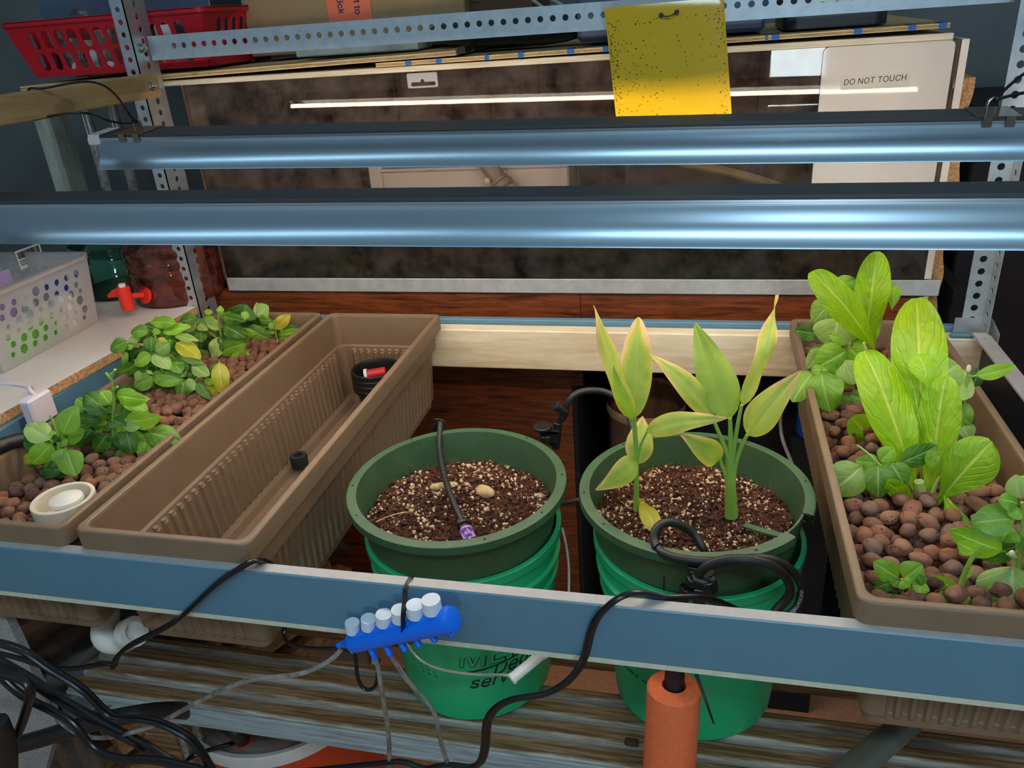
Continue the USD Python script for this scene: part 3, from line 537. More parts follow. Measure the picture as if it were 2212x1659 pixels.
t = thing('blue_grey_bin', 'blue grey plastic bin behind the yellow card', 'bin', (-.07, 1.42, 1.29)); e0, e1 = at(1247, 95, y=1.36)[0], at(1652, 70, y=1.36)[0]
obj('bin_body', bx(e0, e1, 1.36, 1.50, 1.2915, 1.36, .006), 'blue_grey_bin', t); obj('bin_rim', bx(e0 - .004, e1 + .004, 1.356, 1.504, 1.36, 1.366, .002), 'charcoal_bin', t)
t = thing('charcoal_tray', 'shallow charcoal tray on the taped plywood at upper right', 'tray', (.19, 1.42, 1.29)); e0, e1 = at(1687, 60, y=1.36)[0], at(1928, 40, y=1.36)[0]
obj('tray_body', [extr(rrect(e0 + .004, 1.362, e1 - .004, 1.56, .02).difference(rrect(e0 + .007, 1.365, e1 - .007, 1.557, .018)), .05, (0, 0, 1.2935)), extr(rrect(e0 + .004, 1.362, e1 - .004, 1.56, .02), .003, (0, 0, 1.2905))], 'charcoal_bin', t)
obj('tray_rim', extr(rrect(e0, 1.358, e1, 1.564, .02).difference(rrect(e0 + .007, 1.365, e1 - .007, 1.557, .018)), .004, (0, 0, 1.3436)), 'charcoal_bin', t)
for k, (pa, pb_) in enumerate((((1150, 0), (1215, 60)), ((1185, -5), (1300, 70)))):
    obj('cloth_cord', tube([at(*pa, y=1.47), at((pa[0] + pb_[0]) / 2 + 6, (pa[1] + pb_[1]) / 2, y=1.455), at(*pb_, y=1.45)], .003), 'board_grey', label=('grey cord hanging over the black bag, nearer the carton', 'grey cord hanging over the black bag, nearer the yellow card')[k], cat='cord', group='grey cords on the top shelf')

# ================================================================ grow lights
def fixture(yc, zt, slope, roll, X0, X1, label, clips, one_sided=False):
    """profile in (y, z) about the top centre, swept along x"""
    xm = -.255; R = trimesh.transformations.rotation_matrix(math.atan(-slope), [0, 1, 0]) @ trimesh.transformations.rotation_matrix(math.radians(roll), [1, 0, 0])
    T = trimesh.transformations.translation_matrix([xm, yc, zt]) @ R
    tt = thing('grow_light', label, 'grow light', (xm, yc, zt - .045))
    def put(name, mesh, mat, par=None, **k): mesh = trimesh.util.concatenate(mesh) if isinstance(mesh, list) else mesh.copy(); mesh.apply_transform(T); return obj(name, mesh, mat, par or tt, **k)
    def run(poly, a, b):                                     # polygon (y,z) swept from x=a to x=b
        return extr(poly, b - a, (a - xm, 0, 0), (0, 1, 0), (0, 0, 1))
    top = [(-.026, -.002)]
    for k in range(5): y = -.026 + .0104 * k; top += [(y + .0006, 0), (y + .0088, 0), (y + .0096, -.0012)]
    put('housing', run(Polygon(top + [(.026, -.002), (.026, -.004), (-.026, -.004)]), X0 + .02, X1 - .02), 'hood_top', label='dark ribbed top of the housing')
    ch = Polygon([(-.0265, -.0042), (-.0265, -.0066), (-.0258, -.0070), (-.0258, -.0086), (-.0265, -.009), (-.0265, -.0105), (.0265, -.0105), (.0265, -.0042)])
    put('channel', run(ch, X0 + .012, X1 - .012), 'hood_channel')
    ys = [(-.0262, -.0085), (-.0272, -.0115), (-.0280, -.0150), (-.0286, -.0190), (-.0290, -.0230), (-.0295, -.0265), (-.0306, -.0305), (-.0325, -.0350), (-.0352, -.0395), (-.0390, -.0440), (-.0412, -.0462), (-.0414, -.0470)]
    for s in (1, -1):
        if s < 0 and one_sided: ys = ys[:3]
        pl = [(s * y, z) for y, z in ys]; pl = pl + [(-s * (abs(y) - .0012), z - .0002) for y, z in ys[::-1]]
        p = Polygon(pl); put('reflector', run(p if p.is_valid else p.buffer(0), X0 + .014, X1 - .014), 'hood_metal', label='brushed silver reflector wing', smooth=60)
    for a, b in ((X0, X0 + .0195), (X1 - .0195, X1)):
        put('end_cap', run(Polygon([(-.024, .0002), (.024, .0002), (.028, -.006), (.028, -.013), (.022, -.0165), (-.022, -.0165), (-.028, -.013), (-.028, -.006)]), a, b), 'white_plastic', label='white moulded end cap')
    put('led_tube', cyl((X0 + .056 - xm, 0, -.0262), (X1 - .03 - xm, 0, -.0262), .0038, 16), 'led', label='glowing tube lamp under the housing')
    for x in (X0 + .042, X1 - .032): put('tube_holder', bx(x - xm, x + .014 - xm, -.008, .008, -.034, -.0106, .001), 'white_plastic')
    for x in clips:
        u = x - xm; cl = put('hanger_clip', [bx(u - .024, u + .024, -.0272, .0272, .0002, .0012)], 'steel_clip', label='metal hanger clip with a wire loop')
        for d in (-.016, .008):
            put('clip_foot', [bx(u + d, u + d + .010, -.0282, -.0268, -.0065, .0012), bx(u + d, u + d + .010, -.0290, -.0268, -.0105, -.0060)], 'steel_clip', cl)
        put('wire_loop', tube([(u - .006, 0, .001), (u - .006, 0, .012), (u - .003, 0, .016), (u + .003, 0, .016), (u + .006, 0, .012), (u + .006, 0, .001)], .0017), 'steel_clip', cl)
    return T, xm
FZ = at(1106, 424, y=.774)[2]
fixture(.80, FZ, -.0126, 0.0, -.93, .42, 'front grow light with a long silver reflector across the whole picture', (-.90, .385))
BZ = at(1106, 273.5, y=1.049)[2] + .0018
TB, xmb = fixture(1.075, BZ, -.0198, 4.0, -.892, .385, 'rear grow light with a silver reflector, hung on black cords', (-.822, .325), True)
def clip_top(x): return (TB @ np.array([x - xmb, 0, .013, 1]))[:3]
cl, cr = clip_top(-.822), clip_top(.325)
obj('hanging_cord', [tube([cl, at(265, 225, y=1.05), at(205, 178, y=1.02), (-.885, .985, 1.2945), (-.905, .985, 1.2955), (-.921, .99, 1.285)], .0016), tube([cl, at(250, 264, y=1.05), at(220, 255, y=1.03), at(190, 245, y=1.0), (-.915, .985, 1.2545)], .0018), ico(cl + [-.002, 0, .002], .0045, 1)], 'cord_black', label='black cord tying the rear light to the timber arm', cat='cord')
obj('hanging_cord', [tube([cr, at(2180, 185, y=1.07), at(2240, 140, y=1.06)], .0018), tube([cr, at(2185, 206, y=1.07), at(2240, 196, y=1.06)], .0018), ico(cr + [.002, 0, .002], .004, 1)], 'cord_black', label='black cord on the right end of the rear light leading out of the picture', cat='cord')

# ================================================================ yellow card
t = thing('sticky_card', 'yellow sticky insect card hanging from the shelf rail', 'insect trap', (-.06, 1.2, 1.13))
ca, cb_, cc, cd = at(1305, 17, y=1.205), at(1563, -6, y=1.215), at(1588, 352, y=1.165), at(1341, 355, y=1.165)
def cardpt(u, v):
    p = (ca * (1 - u) + cb_ * u) * (1 - v) + (cd * (1 - u) + cc * u) * v
    return p + np.array([0, -.006 * math.sin(PI * u) * (1 - .5 * v) + .004 * math.sin(PI * v), 0])
obj('card', grid(np.array([[cardpt(u, v) for u in np.linspace(0, 1, 16)] for v in np.linspace(0, 1, 20)]), .0009), 'sticky_yellow', t, uv=None, smooth=True)
gn = []; RG = random.Random(11)
for k in range(300):
    r = RG.random()
    if r < .30: u, v = abs(RG.gauss(0, .035)) + .012, RG.uniform(.09, .7)
    elif r < .38: u, v = RG.uniform(.02, .95), .085 + abs(RG.gauss(0, .02)) 
    elif r < .50: u, v = 1 - abs(RG.gauss(0, .04)) - .012, RG.uniform(.03, .7)
    elif r < .75: u, v = RG.uniform(.03, .4), RG.uniform(.1, .72)
    else: u, v = RG.uniform(.03, .97), RG.uniform(.1, .95)
    p = cardpt(min(max(u, .01), .99), v) + np.array([0, -.0013, 0]); a = RG.uniform(0, PI); s = RG.uniform(.0007, .0014)
    b = ico((0, 0, 0), 1, 0, (s, .0005, s * .5)); b.apply_transform(trimesh.transformations.rotation_matrix(a, [0, 1, 0])); b.apply_translation(p); gn.append(b)
obj('gnats', gn, 'gnat_black', t, kind='stuff', label='dots of small stuck insects')
h0, h1 = at(1428, 33, y=1.198), at(1462, 26, y=1.199); obj('hanging_wire', [tube([h0, (h0 + h1) / 2 + np.array([0, -.004, -.003]), h1], .0008), cyl(h0 + [0, -.0012, 0], h0 + [0, .0012, 0], .0032), cyl(h1 + [0, -.0012, 0], h1 + [0, .0012, 0], .0032), tube([h1, h1 + np.array([.002, .03, .008]), (h1[0], 1.284, 1.331)], .0008)], 'black_plastic', t)

# ================================================================ planters
def planter(x0, x1, y0, y1, label):
    tt = thing('planter', label, 'planter', ((x0 + x1) / 2, (y0 + y1) / 2, RIM - .17)); pitch = .0172
    # perimeter samples: base point, outward normal, rib weight
    S = []
    def edge(ax, ay, bx_, by, nx, ny):
        L = math.hypot(bx_ - ax, by - ay); n = int(round((L - .02) / pitch)); k = n * 8
        for i in range(k + 1):
            s = L * i / k; ph = (s - .012) / ((L - .024) / n); rib = 0.0
            if 0 <= ph <= n: fr = abs((ph % 1) - .5) * 2; rib = max(0, 1 - (fr / .62) ** 2) ** .5 if fr < .62 else 0
            S.append((ax + (bx_ - ax) * i / k, ay + (by - ay) * i / k, nx, ny, rib))
    r = .012
    corners = [(x1 - r, y0 + r, -PI / 2), (x1 - r, y1 - r, 0), (x0 + r, y1 - r, PI / 2), (x0 + r, y0 + r, PI)]
    edges = [((x0 + r, y0), (x1 - r, y0), (0, -1)), ((x1, y0 + r), (x1, y1 - r), (1, 0)), ((x1 - r, y1), (x0 + r, y1), (0, 1)), ((x0, y1 - r), (x0, y0 + r), (-1, 0))]
    for e, c in zip(edges, corners):
        edge(*e[0], *e[1], *e[2])
        for a in np.linspace(c[2], c[2] + PI / 2, 7)[1:-1]: S.append((c[0] + r * math.cos(a), c[1] + r * math.sin(a), math.cos(a), math.sin(a), 0))
    S = np.array(S); A = .0040
    def build(prof, cap0=None, cap1=None):
        V, F, k = [], [], len(S)
        for ins, z, rb in prof:
            d = rb * A * S[:, 4]; mx, my = (x0 + x1) / 2, (y0 + y1) / 2; V.append(np.c_[mx + (S[:, 0] - mx) * (1 - 2 * ins / (x1 - x0)) - d * S[:, 2], my + (S[:, 1] - my) * (1 - 2 * ins / (y1 - y0)) - d * S[:, 3], np.full(k, RIM + z)])
        V = np.vstack(V)
        for j in range(len(prof) - 1):
            i = np.arange(k); i2 = (i + 1) % k; F.append(np.c_[j * k + i, j * k + i2, (j + 1) * k + i2]); F.append(np.c_[j * k + i, (j + 1) * k + i2, (j + 1) * k + i])
        for cap, base, fl in ((cap0, 0, 1), (cap1, (len(prof) - 1) * k, 0)):
            if cap is not None:
                V = np.vstack([V, [(x0 + x1) / 2, (y0 + y1) / 2, RIM + cap]]); q = len(V) - 1; i = np.arange(k); i2 = (i + 1) % k
                F.append(np.c_[base + i2, base + i, np.full(k, q)] if fl else np.c_[base + i, base + i2, np.full(k, q)])
        return trimesh.Trimesh(V, np.vstack(F), process=False)
    body = [(.030, -.170, 0), (.0265, -.1655, 0), (.0255, -.157, 0), (.0222, -.152, 1), (.0165, -.064, 1), (.0155, -.060, 0), (.0110, -.0565, 0), (.0100, -.050, 0), (.0088, -.0265, 0)]
    inner = [(.0098, -.004, 0), (.0128, -.056, 0), (.0168, -.0585, 0), (.0176, -.064, 0), (.0182, -.068, 1), (.0232, -.146, 1), (.0245, -.150, 0), (.0360, -.1505, 0), (.0400, -.1600, 0)]
    lip = [(.0088, -.0265, 0), (.0015, -.0256, 0), (0, -.0235, 0), (0, -.0025, 0), (.0008, -.0008, 0), (.0025, 0, 0), (.0074, 0, 0), (.0090, -.0010, 0), (.0098, -.004, 0)]
    obj('outer_wall', build(body, cap0=-.170), 'planter_brown', tt, smooth=25); obj('rim', build(lip), 'planter_brown', tt, smooth=40); obj('inner_wall', build(inner, cap1=-.160), 'planter_brown', tt, smooth=25)
PL = {1: (-.8775, -.6655, .5755, 1.2400), 2: (-.6518, -.4402, .5758, 1.2400), 3: (.1385, .3505, .5740, 1.2420)}
planter(*PL[1], 'brown plastic planter at left full of basil plants and clay pebbles')
planter(*PL[2], 'empty brown plastic planter with a ribbed wall, left of the green pots')
planter(*PL[3], 'brown plastic planter at right holding lettuce and basil')

# ---------------------------------------------------------------- clay pebbles
def pebble(c, s, seed):
    R_ = np.random.default_rng(seed); v = trimesh.creation.icosphere(subdivisions=2, radius=1); p = np.array(v.vertices)
    n = meshkit.fbm(p * 1.3 + seed * 3.7, 2, seed); p *= (.80 + .40 * n)[:, None]; p *= np.array(s)
    v.vertices = p; v.apply_transform(trimesh.transformations.rotation_matrix(R_.uniform(0, 2 * PI), [0, 0, 1]) @ trimesh.transformations.rotation_matrix(R_.uniform(-.35, .35), [0, 1, 0])); v.apply_translation(c); return v
def pebble_bed(key, zt, ymax, label, group, avoid, n_max):
    x0, x1, y0, y1 = PL[key]; x0 += .0225; x1 -= .0225; y0 += .0215; y1 -= .023; R_ = np.random.default_rng(40 + key); pts = []
    tries = 0
    while tries < 24000 and len(pts) < n_max:
        tries += 1; L = R_.uniform(.0085, .0128) if R_.random() < .75 else R_.uniform(.012, .0148); wd = R_.uniform(.0075, .0098)
        if wd > L: wd = L * .95
        x, y = R_.uniform(x0 + wd * .8, x1 - wd * .8), R_.uniform(y0 + wd * .8, ymax); rr_ = (L + wd) / 2
        if any((x - a) ** 2 + (y - b) ** 2 < (rr_ + c + .0004) ** 2 for a, b, c in avoid): continue
        if all((x - a) ** 2 + (y - b) ** 2 > (.88 * (rr_ + c)) ** 2 for a, b, c in pts): pts.append((x, y, rr_)); obj('clay_pebble', pebble((x, y, zt - .0095 + R_.uniform(-.0055, .0050)), (L, wd, wd * R_.uniform(.82, .98)), 1000 * key + len(pts)), 'clay_pebble', label=label, cat='pebble', group=group, smooth=True)
    bed = []; k = 0
    for lay in (0, 1):
        for iy, y in enumerate(np.arange(y0, y1, .0185)):
            for x in np.arange(x0 + (.009 if (iy + lay) % 2 else .002), x1, .0185):
                k += 1; upper = y > ymax and lay == 0
                if lay == 0 and not upper: pass
                z = zt - .0105 - .014 * (0 if upper else 1 + lay)
                if any((x - a) ** 2 + (y - b) ** 2 < (c + .008) ** 2 for a, b, c in avoid): continue
                if lay == 1 and y < ymax: continue
                bed.append(pebble((x + R_.uniform(-.003, .003), y + R_.uniform(-.003, .003), z + R_.uniform(-.003, .003)), (R_.uniform(.009, .012), R_.uniform(.0085, .0098), .0085), 7000 * key + k))
    obj('pebble_bed', bed, 'clay_pebble', label=label.replace('clay pebble lying loose on top of the bed', 'layer of clay pebbles lower down'), cat='pebbles', kind='stuff', smooth=True)
RINGC = at(137, 1080, z=.858)
pebble_bed(3, .852, 1.075, 'reddish brown clay pebble lying loose on top of the bed in the right planter', 'clay pebbles in the right planter', [], 185)
pebble_bed(1, .852, .90, 'reddish brown clay pebble lying loose on top of the bed in the left planter', 'clay pebbles in the left planter', [(RINGC[0], RINGC[1], .0375)], 112)

# ---------------------------------------------------------------- pipe collar and black hose in the left planter
t = thing('pipe_collar', 'white pipe collar with a cracked white dome inside, front end of the left planter', 'pipe', (RINGC[0], RINGC[1], .80))
obj('collar', lathe([(.0305, .80), (.0350, .80), (.0355, .803), (.0355, .8605), (.0348, .8615), (.0312, .8615), (.0305, .8605), (.0305, .80)], (RINGC[0], RINGC[1], 0), n=56), 'cream_plastic', t)
obj('dome', lathe([(0, .838), (.0125, .838), (.0135, .848), (.0175, .852), (.0195, .8555), (.0185, .859), (.013, .8620), (.006, .8632), (0, .8635)], (RINGC[0] + .001, RINGC[1] + .003, 0), n=40), 'pvc_white', t, label='glossy white dome with fine cracks')
obj('insert', lathe([(0, .836), (.0305, .836), (.0305, .838), (0, .838)], (RINGC[0], RINGC[1], 0)), 'cream_plastic', t)
obj('black_hose', tube([at(-60, 985, z=.885), at(-10, 968, z=.885), at(25, 955, z=.883), at(62, 948, z=.878), at(95, 950, z=.868), at(120, 960, z=.850)], .0095, n=14), 'black_rubber', label='thick black hose entering the left planter at the picture edge', cat='hose')

# ---------------------------------------------------------------- things in the empty planter
o = np.array([-.545, 1.165, .716])
for k in range(4):
    z = o[2] + .0005 + .0095 * k; tt = thing('net_pot', ('lowest', 'second', 'third', 'topmost')[k] + ' black net pot of the stack in the empty planter' if k < 3 else 'topmost black net pot of the stack, holding a red and white cup', 'pot', (o[0], o[1], z), 'stacked black net pots')
    P_ = lambda rz: [(r, z + h) for r, h in rz]
    obj('pot_wall', lathe(P_([(0, 0), (.030, 0), (.0375, .050), (.0425, .050), (.0430, .0515), (.0430, .0575), (.0422, .0585), (.0395, .0585), (.0360, .0515), (.0290, .0012), (0, .0012)]), (o[0], o[1], 0), n=40), 'black_plastic', tt)
    if k == 3: obj('slots', [bx(-.0008, .0008, 0, .0012, 0, .02).apply_transform(trimesh.transformations.translation_matrix([o[0] + .0352 * math.sin(a), o[1] + .0352 * math.cos(a), z + .030]) @ trimesh.transformations.rotation_matrix(-a, [0, 0, 1])) for a in np.arange(0, 2 * PI, PI / 8)], 'black_rubber', tt)
tt = thing('red_cup', 'small red cup with a white rim lying in the top net pot', 'cup', (o[0], o[1], o[2] + .06))
ca_ = np.array([o[0] - .012, o[1] - .018, o[2] + .079]); dx = np.array([1, .35, .12]); dx /= np.linalg.norm(dx)
obj('cup_body', cyl(ca_ + dx * .003, ca_ + dx * .036, .0105, 24, .009), 'red_plastic', tt); obj('cup_rim', place(lathe([(.0095, -.001), (.0125, -.001), (.0125, .004), (.0095, .004), (.0095, -.001)], n=28), ca_, *frame(dx)), 'white_plastic', tt); obj('cup_inside', place(lathe([(0, .0025), (.0096, .0025), (.0096, .0035), (0, .0035)], n=24), ca_, *frame(dx)), 'pvc_white', tt)
fo = at(648, 1002, z=.728); obj('foam_ring', place(lathe([(.007, 0), (.0125, 0), (.0135, .002), (.0135, .017), (.0125, .019), (.007, .019), (.007, 0)], n=32), np.array([fo[0], fo[1], .7255]), np.array([1, 0, 0]), np.array([0, 1, 0]), np.array([0, 0, 1.])), 'foam_black', label='black foam ring on the floor of the empty planter', cat='ring')

# ================================================================ bench, buckets, pots
t = thing('bench', 'weathered grooved wooden bench under the plant table', 'bench', (-.1, .74, .0))
yb = .640
rows_ = [(.640, .6665), (.6710, .6975), (.7020, .7285), (.7330, .7500), (.805, .8355), (.8400, .8665), (.8710, .897)]
for y0, y1 in rows_: 
    pr = Polygon([(y0, .527), (y0, .5440), (y0 + .0015, .5472), (y0 + .005, .5494), (y0 + .009, .5490), (y1 - .009, .5490), (y1 - .005, .5494), (y1 - .0015, .5472), (y1, .5440), (y1, .527)]); obj('slat', extr(pr, 1.86, (-.83, 0, 0), (0, 1, 0), (0, 0, 1)), 'weathered', t)
obj('front_apron', bx(-.83, 1.03, .6362, .6397, .515, .5475, .0012), 'weathered_edge', t, label='grey painted front edge')
for x in (-.75, .95): obj('leg', bx(x, x + .05, .66, .90, 0, .527), 'weathered', t)
obj('bark_chip', bx(*sorted((at(1352, 1582, z=.55)[0], at(1382, 1582, z=.55)[0])), .668, .678, .550, .5565, .002), 'bark_dark', label='small brown chip lying on the bench by the orange foam', cat='chip')

def on_cyl(px, py, c, r):
    d = ray(px, py); o = CAM - np.array([c[0], c[1], 0]); A = d[0] ** 2 + d[1] ** 2; B = 2 * (o[0] * d[0] + o[1] * d[1]); C_ = o[0] ** 2 + o[1] ** 2 - r * r
    s = (-B - math.sqrt(max(B * B - 4 * A * C_, 0))) / (2 * A); p = CAM + s * d; return math.atan2(p[1] - c[1], p[0] - c[0]), p[2]
def wrap(mesh, c, R, th0, z0, dz_r=0.0):
    v = np.array(mesh.subdivide().vertices); mm = mesh.subdivide(); a = th0 + v[:, 0] / R; rr_ = R + v[:, 2] + dz_r * (v[:, 1] + z0)
    mm.vertices = np.c_[c[0] + rr_ * np.cos(a), c[1] + rr_ * np.sin(a), z0 + v[:, 1]]; return mm
def ttext(s, h, bold=False, shear=0.0, d=.0004):
    tm = meshkit.text_mesh(s, h, d, bold); tm.vertices[:, 0] += shear * tm.vertices[:, 1]; return tm
def bucket(c, label, rb=.097, rt=.1165, zb=.550, zt=.785, grip=None):
    tt = thing('bucket', label, 'bucket', (c[0], c[1], zb)); k = (rt - rb) / (zt - zb); r = lambda z: rb + k * (z - zb)
    pr = [(0, zb), (rb - .004, zb), (rb, zb + .004), (r(.716), .716), (r(.718) + .0035, .718), (r(.72) + .0035, .7215), (r(.723), .7235), (r(.742), .742), (r(.744) + .0045, .7435), (r(.75) + .0045, .7475), (r(.75), .7495), (r(zt) - .0005, zt - .012), (r(zt) + .0040, zt - .0115), (r(zt) + .0042, zt - .001), (r(zt) + .003, zt), (r(zt) - .0015, zt), (r(zt) - .0022, zt - .002), (rb - .0025, zb + .003), (0, zb + .003)]
    obj('pail', lathe(pr, (c[0], c[1], 0), n=72), 'bucket_green', tt, smooth=35); return tt, r
BC1, BC2 = (-.2755, .7690), (.0050, .7840)
t1, r1 = bucket(BC1, 'green plastic bucket with black print under the left green pot')
th, z = on_cyl(984, 1436, BC1, r1(.66))
z0 = z; Rr = r1(.66)
def print_on(s, h, px, py, bold, shear, mat, lift, par):
    a, zz = on_cyl(px, py, BC1, r1(.65)); tm = ttext(s, h, bold, shear); R_ = r1(zz); obj('lettering', wrap(tm, BC1, R_ + .0003 + lift, a, zz, (r1(.7) - r1(.6)) / .1 * 0), mat, par)
print_on('MENARDS', .0300, 986, 1440, True, .16, 'ink_black', .0004, t1); print_on('MENARDS', .0292, 988, 1439, False, .16, 'bucket_green', .0009, t1)
a0, zz0 = on_cyl(985, 1452, BC1, r1(.64)); arc = np.array([[(BC1[0] + (r1(zz0 + dz) + .0006) * math.cos(a0 + u / r1(.64)), BC1[1] + (r1(zz0 + dz) + .0006) * math.sin(a0 + u / r1(.64)), zz0 + dz) for u in np.linspace(0, .12, 24)] for dz in (0, .0022)])
for i in range(24): arc[:, i, 2] += .012 * math.sin(PI * .5 * i / 23) ** 1.5 - .002
obj('swoosh', grid(arc, .0002), 'ink_black', t1)
print_on('Dedicated to', .0190, 1062, 1462, False, .35, 'ink_black', .0003, t1); print_on('service & Quality', .0175, 1012, 1490, False, .35, 'ink_black', .0003, t1)
fine = []
a, zz = on_cyl(905, 1400, BC1, r1(.65))
for k in range(9):
    tm = ttext('warning text lines here'[0:0] or 'IIIIII IIII', .0020); fine.append(wrap(bx(0, .018 + .002 * (k % 3), 0, .0014, 0, .0003), BC1, r1(zz - .006 * k) + .0003, a - .02, zz + .012 - .0065 * k))
obj('fine_print', fine, 'ink_black', t1, label='small lines of black print near the left edge')
hnd = tube([at(877, 1381, y=.62), at(900, 1418, y=.615), at(935, 1440, y=.61), at(990, 1453, y=.605), at(1050, 1458, y=.60), at(1088, 1458, y=.595), at(1108, 1464, y=.592)], .0016); obj('wire_handle', hnd, 'wire_steel', t1)
gp0, gp1 = at(1104, 1468, y=.592), at(1182, 1403, y=.625); gd = (gp1 - gp0); obj('hand_grip', [lathe([(.0035, 0), (.0062, 0), (.0066, .002), (.0058, .004), (.0058, .040), (.0068, .042), (.0068, .046), (.0056, .048), (.0056, .060), (.0035, .060), (.0035, 0)], gp0, gd, 24)], 'grip_white', t1, label='white grip of the wire handle')
obj('wire_handle', tube([gp1 + gd * .05, at(1215, 1370, y=.64), at(1228, 1290, y=.69), at(1228, 1215, y=.74), at(1214, 1140, y=.775)], .0016), 'wire_steel', t1)
t2, r2 = bucket(BC2, 'green plastic bucket behind the orange foam tube, under the pot with turmeric')
a, zz = on_cyl(1345, 1440, BC2, r2(.66)); obj('lettering', [wrap(ttext('A LLEV U', .004), BC2, r2(zz) + .0003, a, zz), wrap(bx(.03, .06, .0, .0012, 0, .0003), BC2, r2(zz) + .0003, a, zz)], 'ink_black', t2)

def pot(c, R_, zr, label, notch=None):
    tt = thing('green_pot', label, 'pot', (c[0], c[1], zr - .20)); f = R_ / .131
    body = [(0, zr - .20), (.094, zr - .20), (.097, zr - .197), (.113 * f, zr - .062), (.1205 * f, zr - .010), (.1212 * f, zr - .0012), (.1190 * f, zr - .0012), (.1182 * f, zr - .010), (.1108 * f, zr - .062), (.095, zr - .195), (0, zr - .195)]
    obj('pot_wall', lathe(body, (c[0], c[1], 0), n=96), 'pot_green', tt, smooth=35)
    lp = [(.1190 * f, zr - .0015), (.1192 * f, zr), (.1290 * f, zr), (.1308 * f, zr - .0012), (.1313 * f, zr - .0100), (.1298 * f, zr - .0104), (.1290 * f, zr - .0025), (.1190 * f, zr - .0015)]
    a0, a1 = (notch if notch else (0, 2 * PI)); lm = lathe(lp, (c[0], c[1], 0), n=96, a0=a0, a1=a1, xh=(1, 0, 0)); obj('rim', lm, 'pot_green', tt, smooth=35, label='rolled rim' if not notch else 'rolled rim with a broken out gap at the right')
    hs = [cyl((c[0] + .1255 * f * math.cos(a), c[1] + .1255 * f * math.sin(a), zr - .001), (c[0] + .1255 * f * math.cos(a), c[1] + .1255 * f * math.sin(a), zr + .0002), .0015, 10) for a in np.radians([12, 60, 135, 192, 222, 300, 335]) if not notch or (a0 % (2 * PI) < a or True)]
    obj('rim_holes', hs, 'black_void', tt, kind=None); return tt
PC1, PR1, PC2, PR2, ZP = (-.2773, .7679), .1316, (0.0, .7852), .1306, .844
pot(PC1, PR1, ZP, 'dark green pot of bare potting mix, standing in the left bucket')
n0, n1 = math.atan2(*(np.array(at(1752, 1112, z=ZP)[:2]) - PC2)[::-1]), math.atan2(*(np.array(at(1738, 1168, z=ZP)[:2]) - PC2)[::-1])
pt2 = pot(PC2, PR2, ZP, 'dark green pot with two turmeric plants and a broken rim', (n0, n1 + 2 * PI))
a_, zz_ = on_cyl(1432, 1215, PC2, .118); k_ = .012
obj('marker_line', wrap(bx(0, .0014, -.045, 0, 0, .0003), PC2, .1155, a_, zz_, .14 * 0), 'ink_black', pt2)
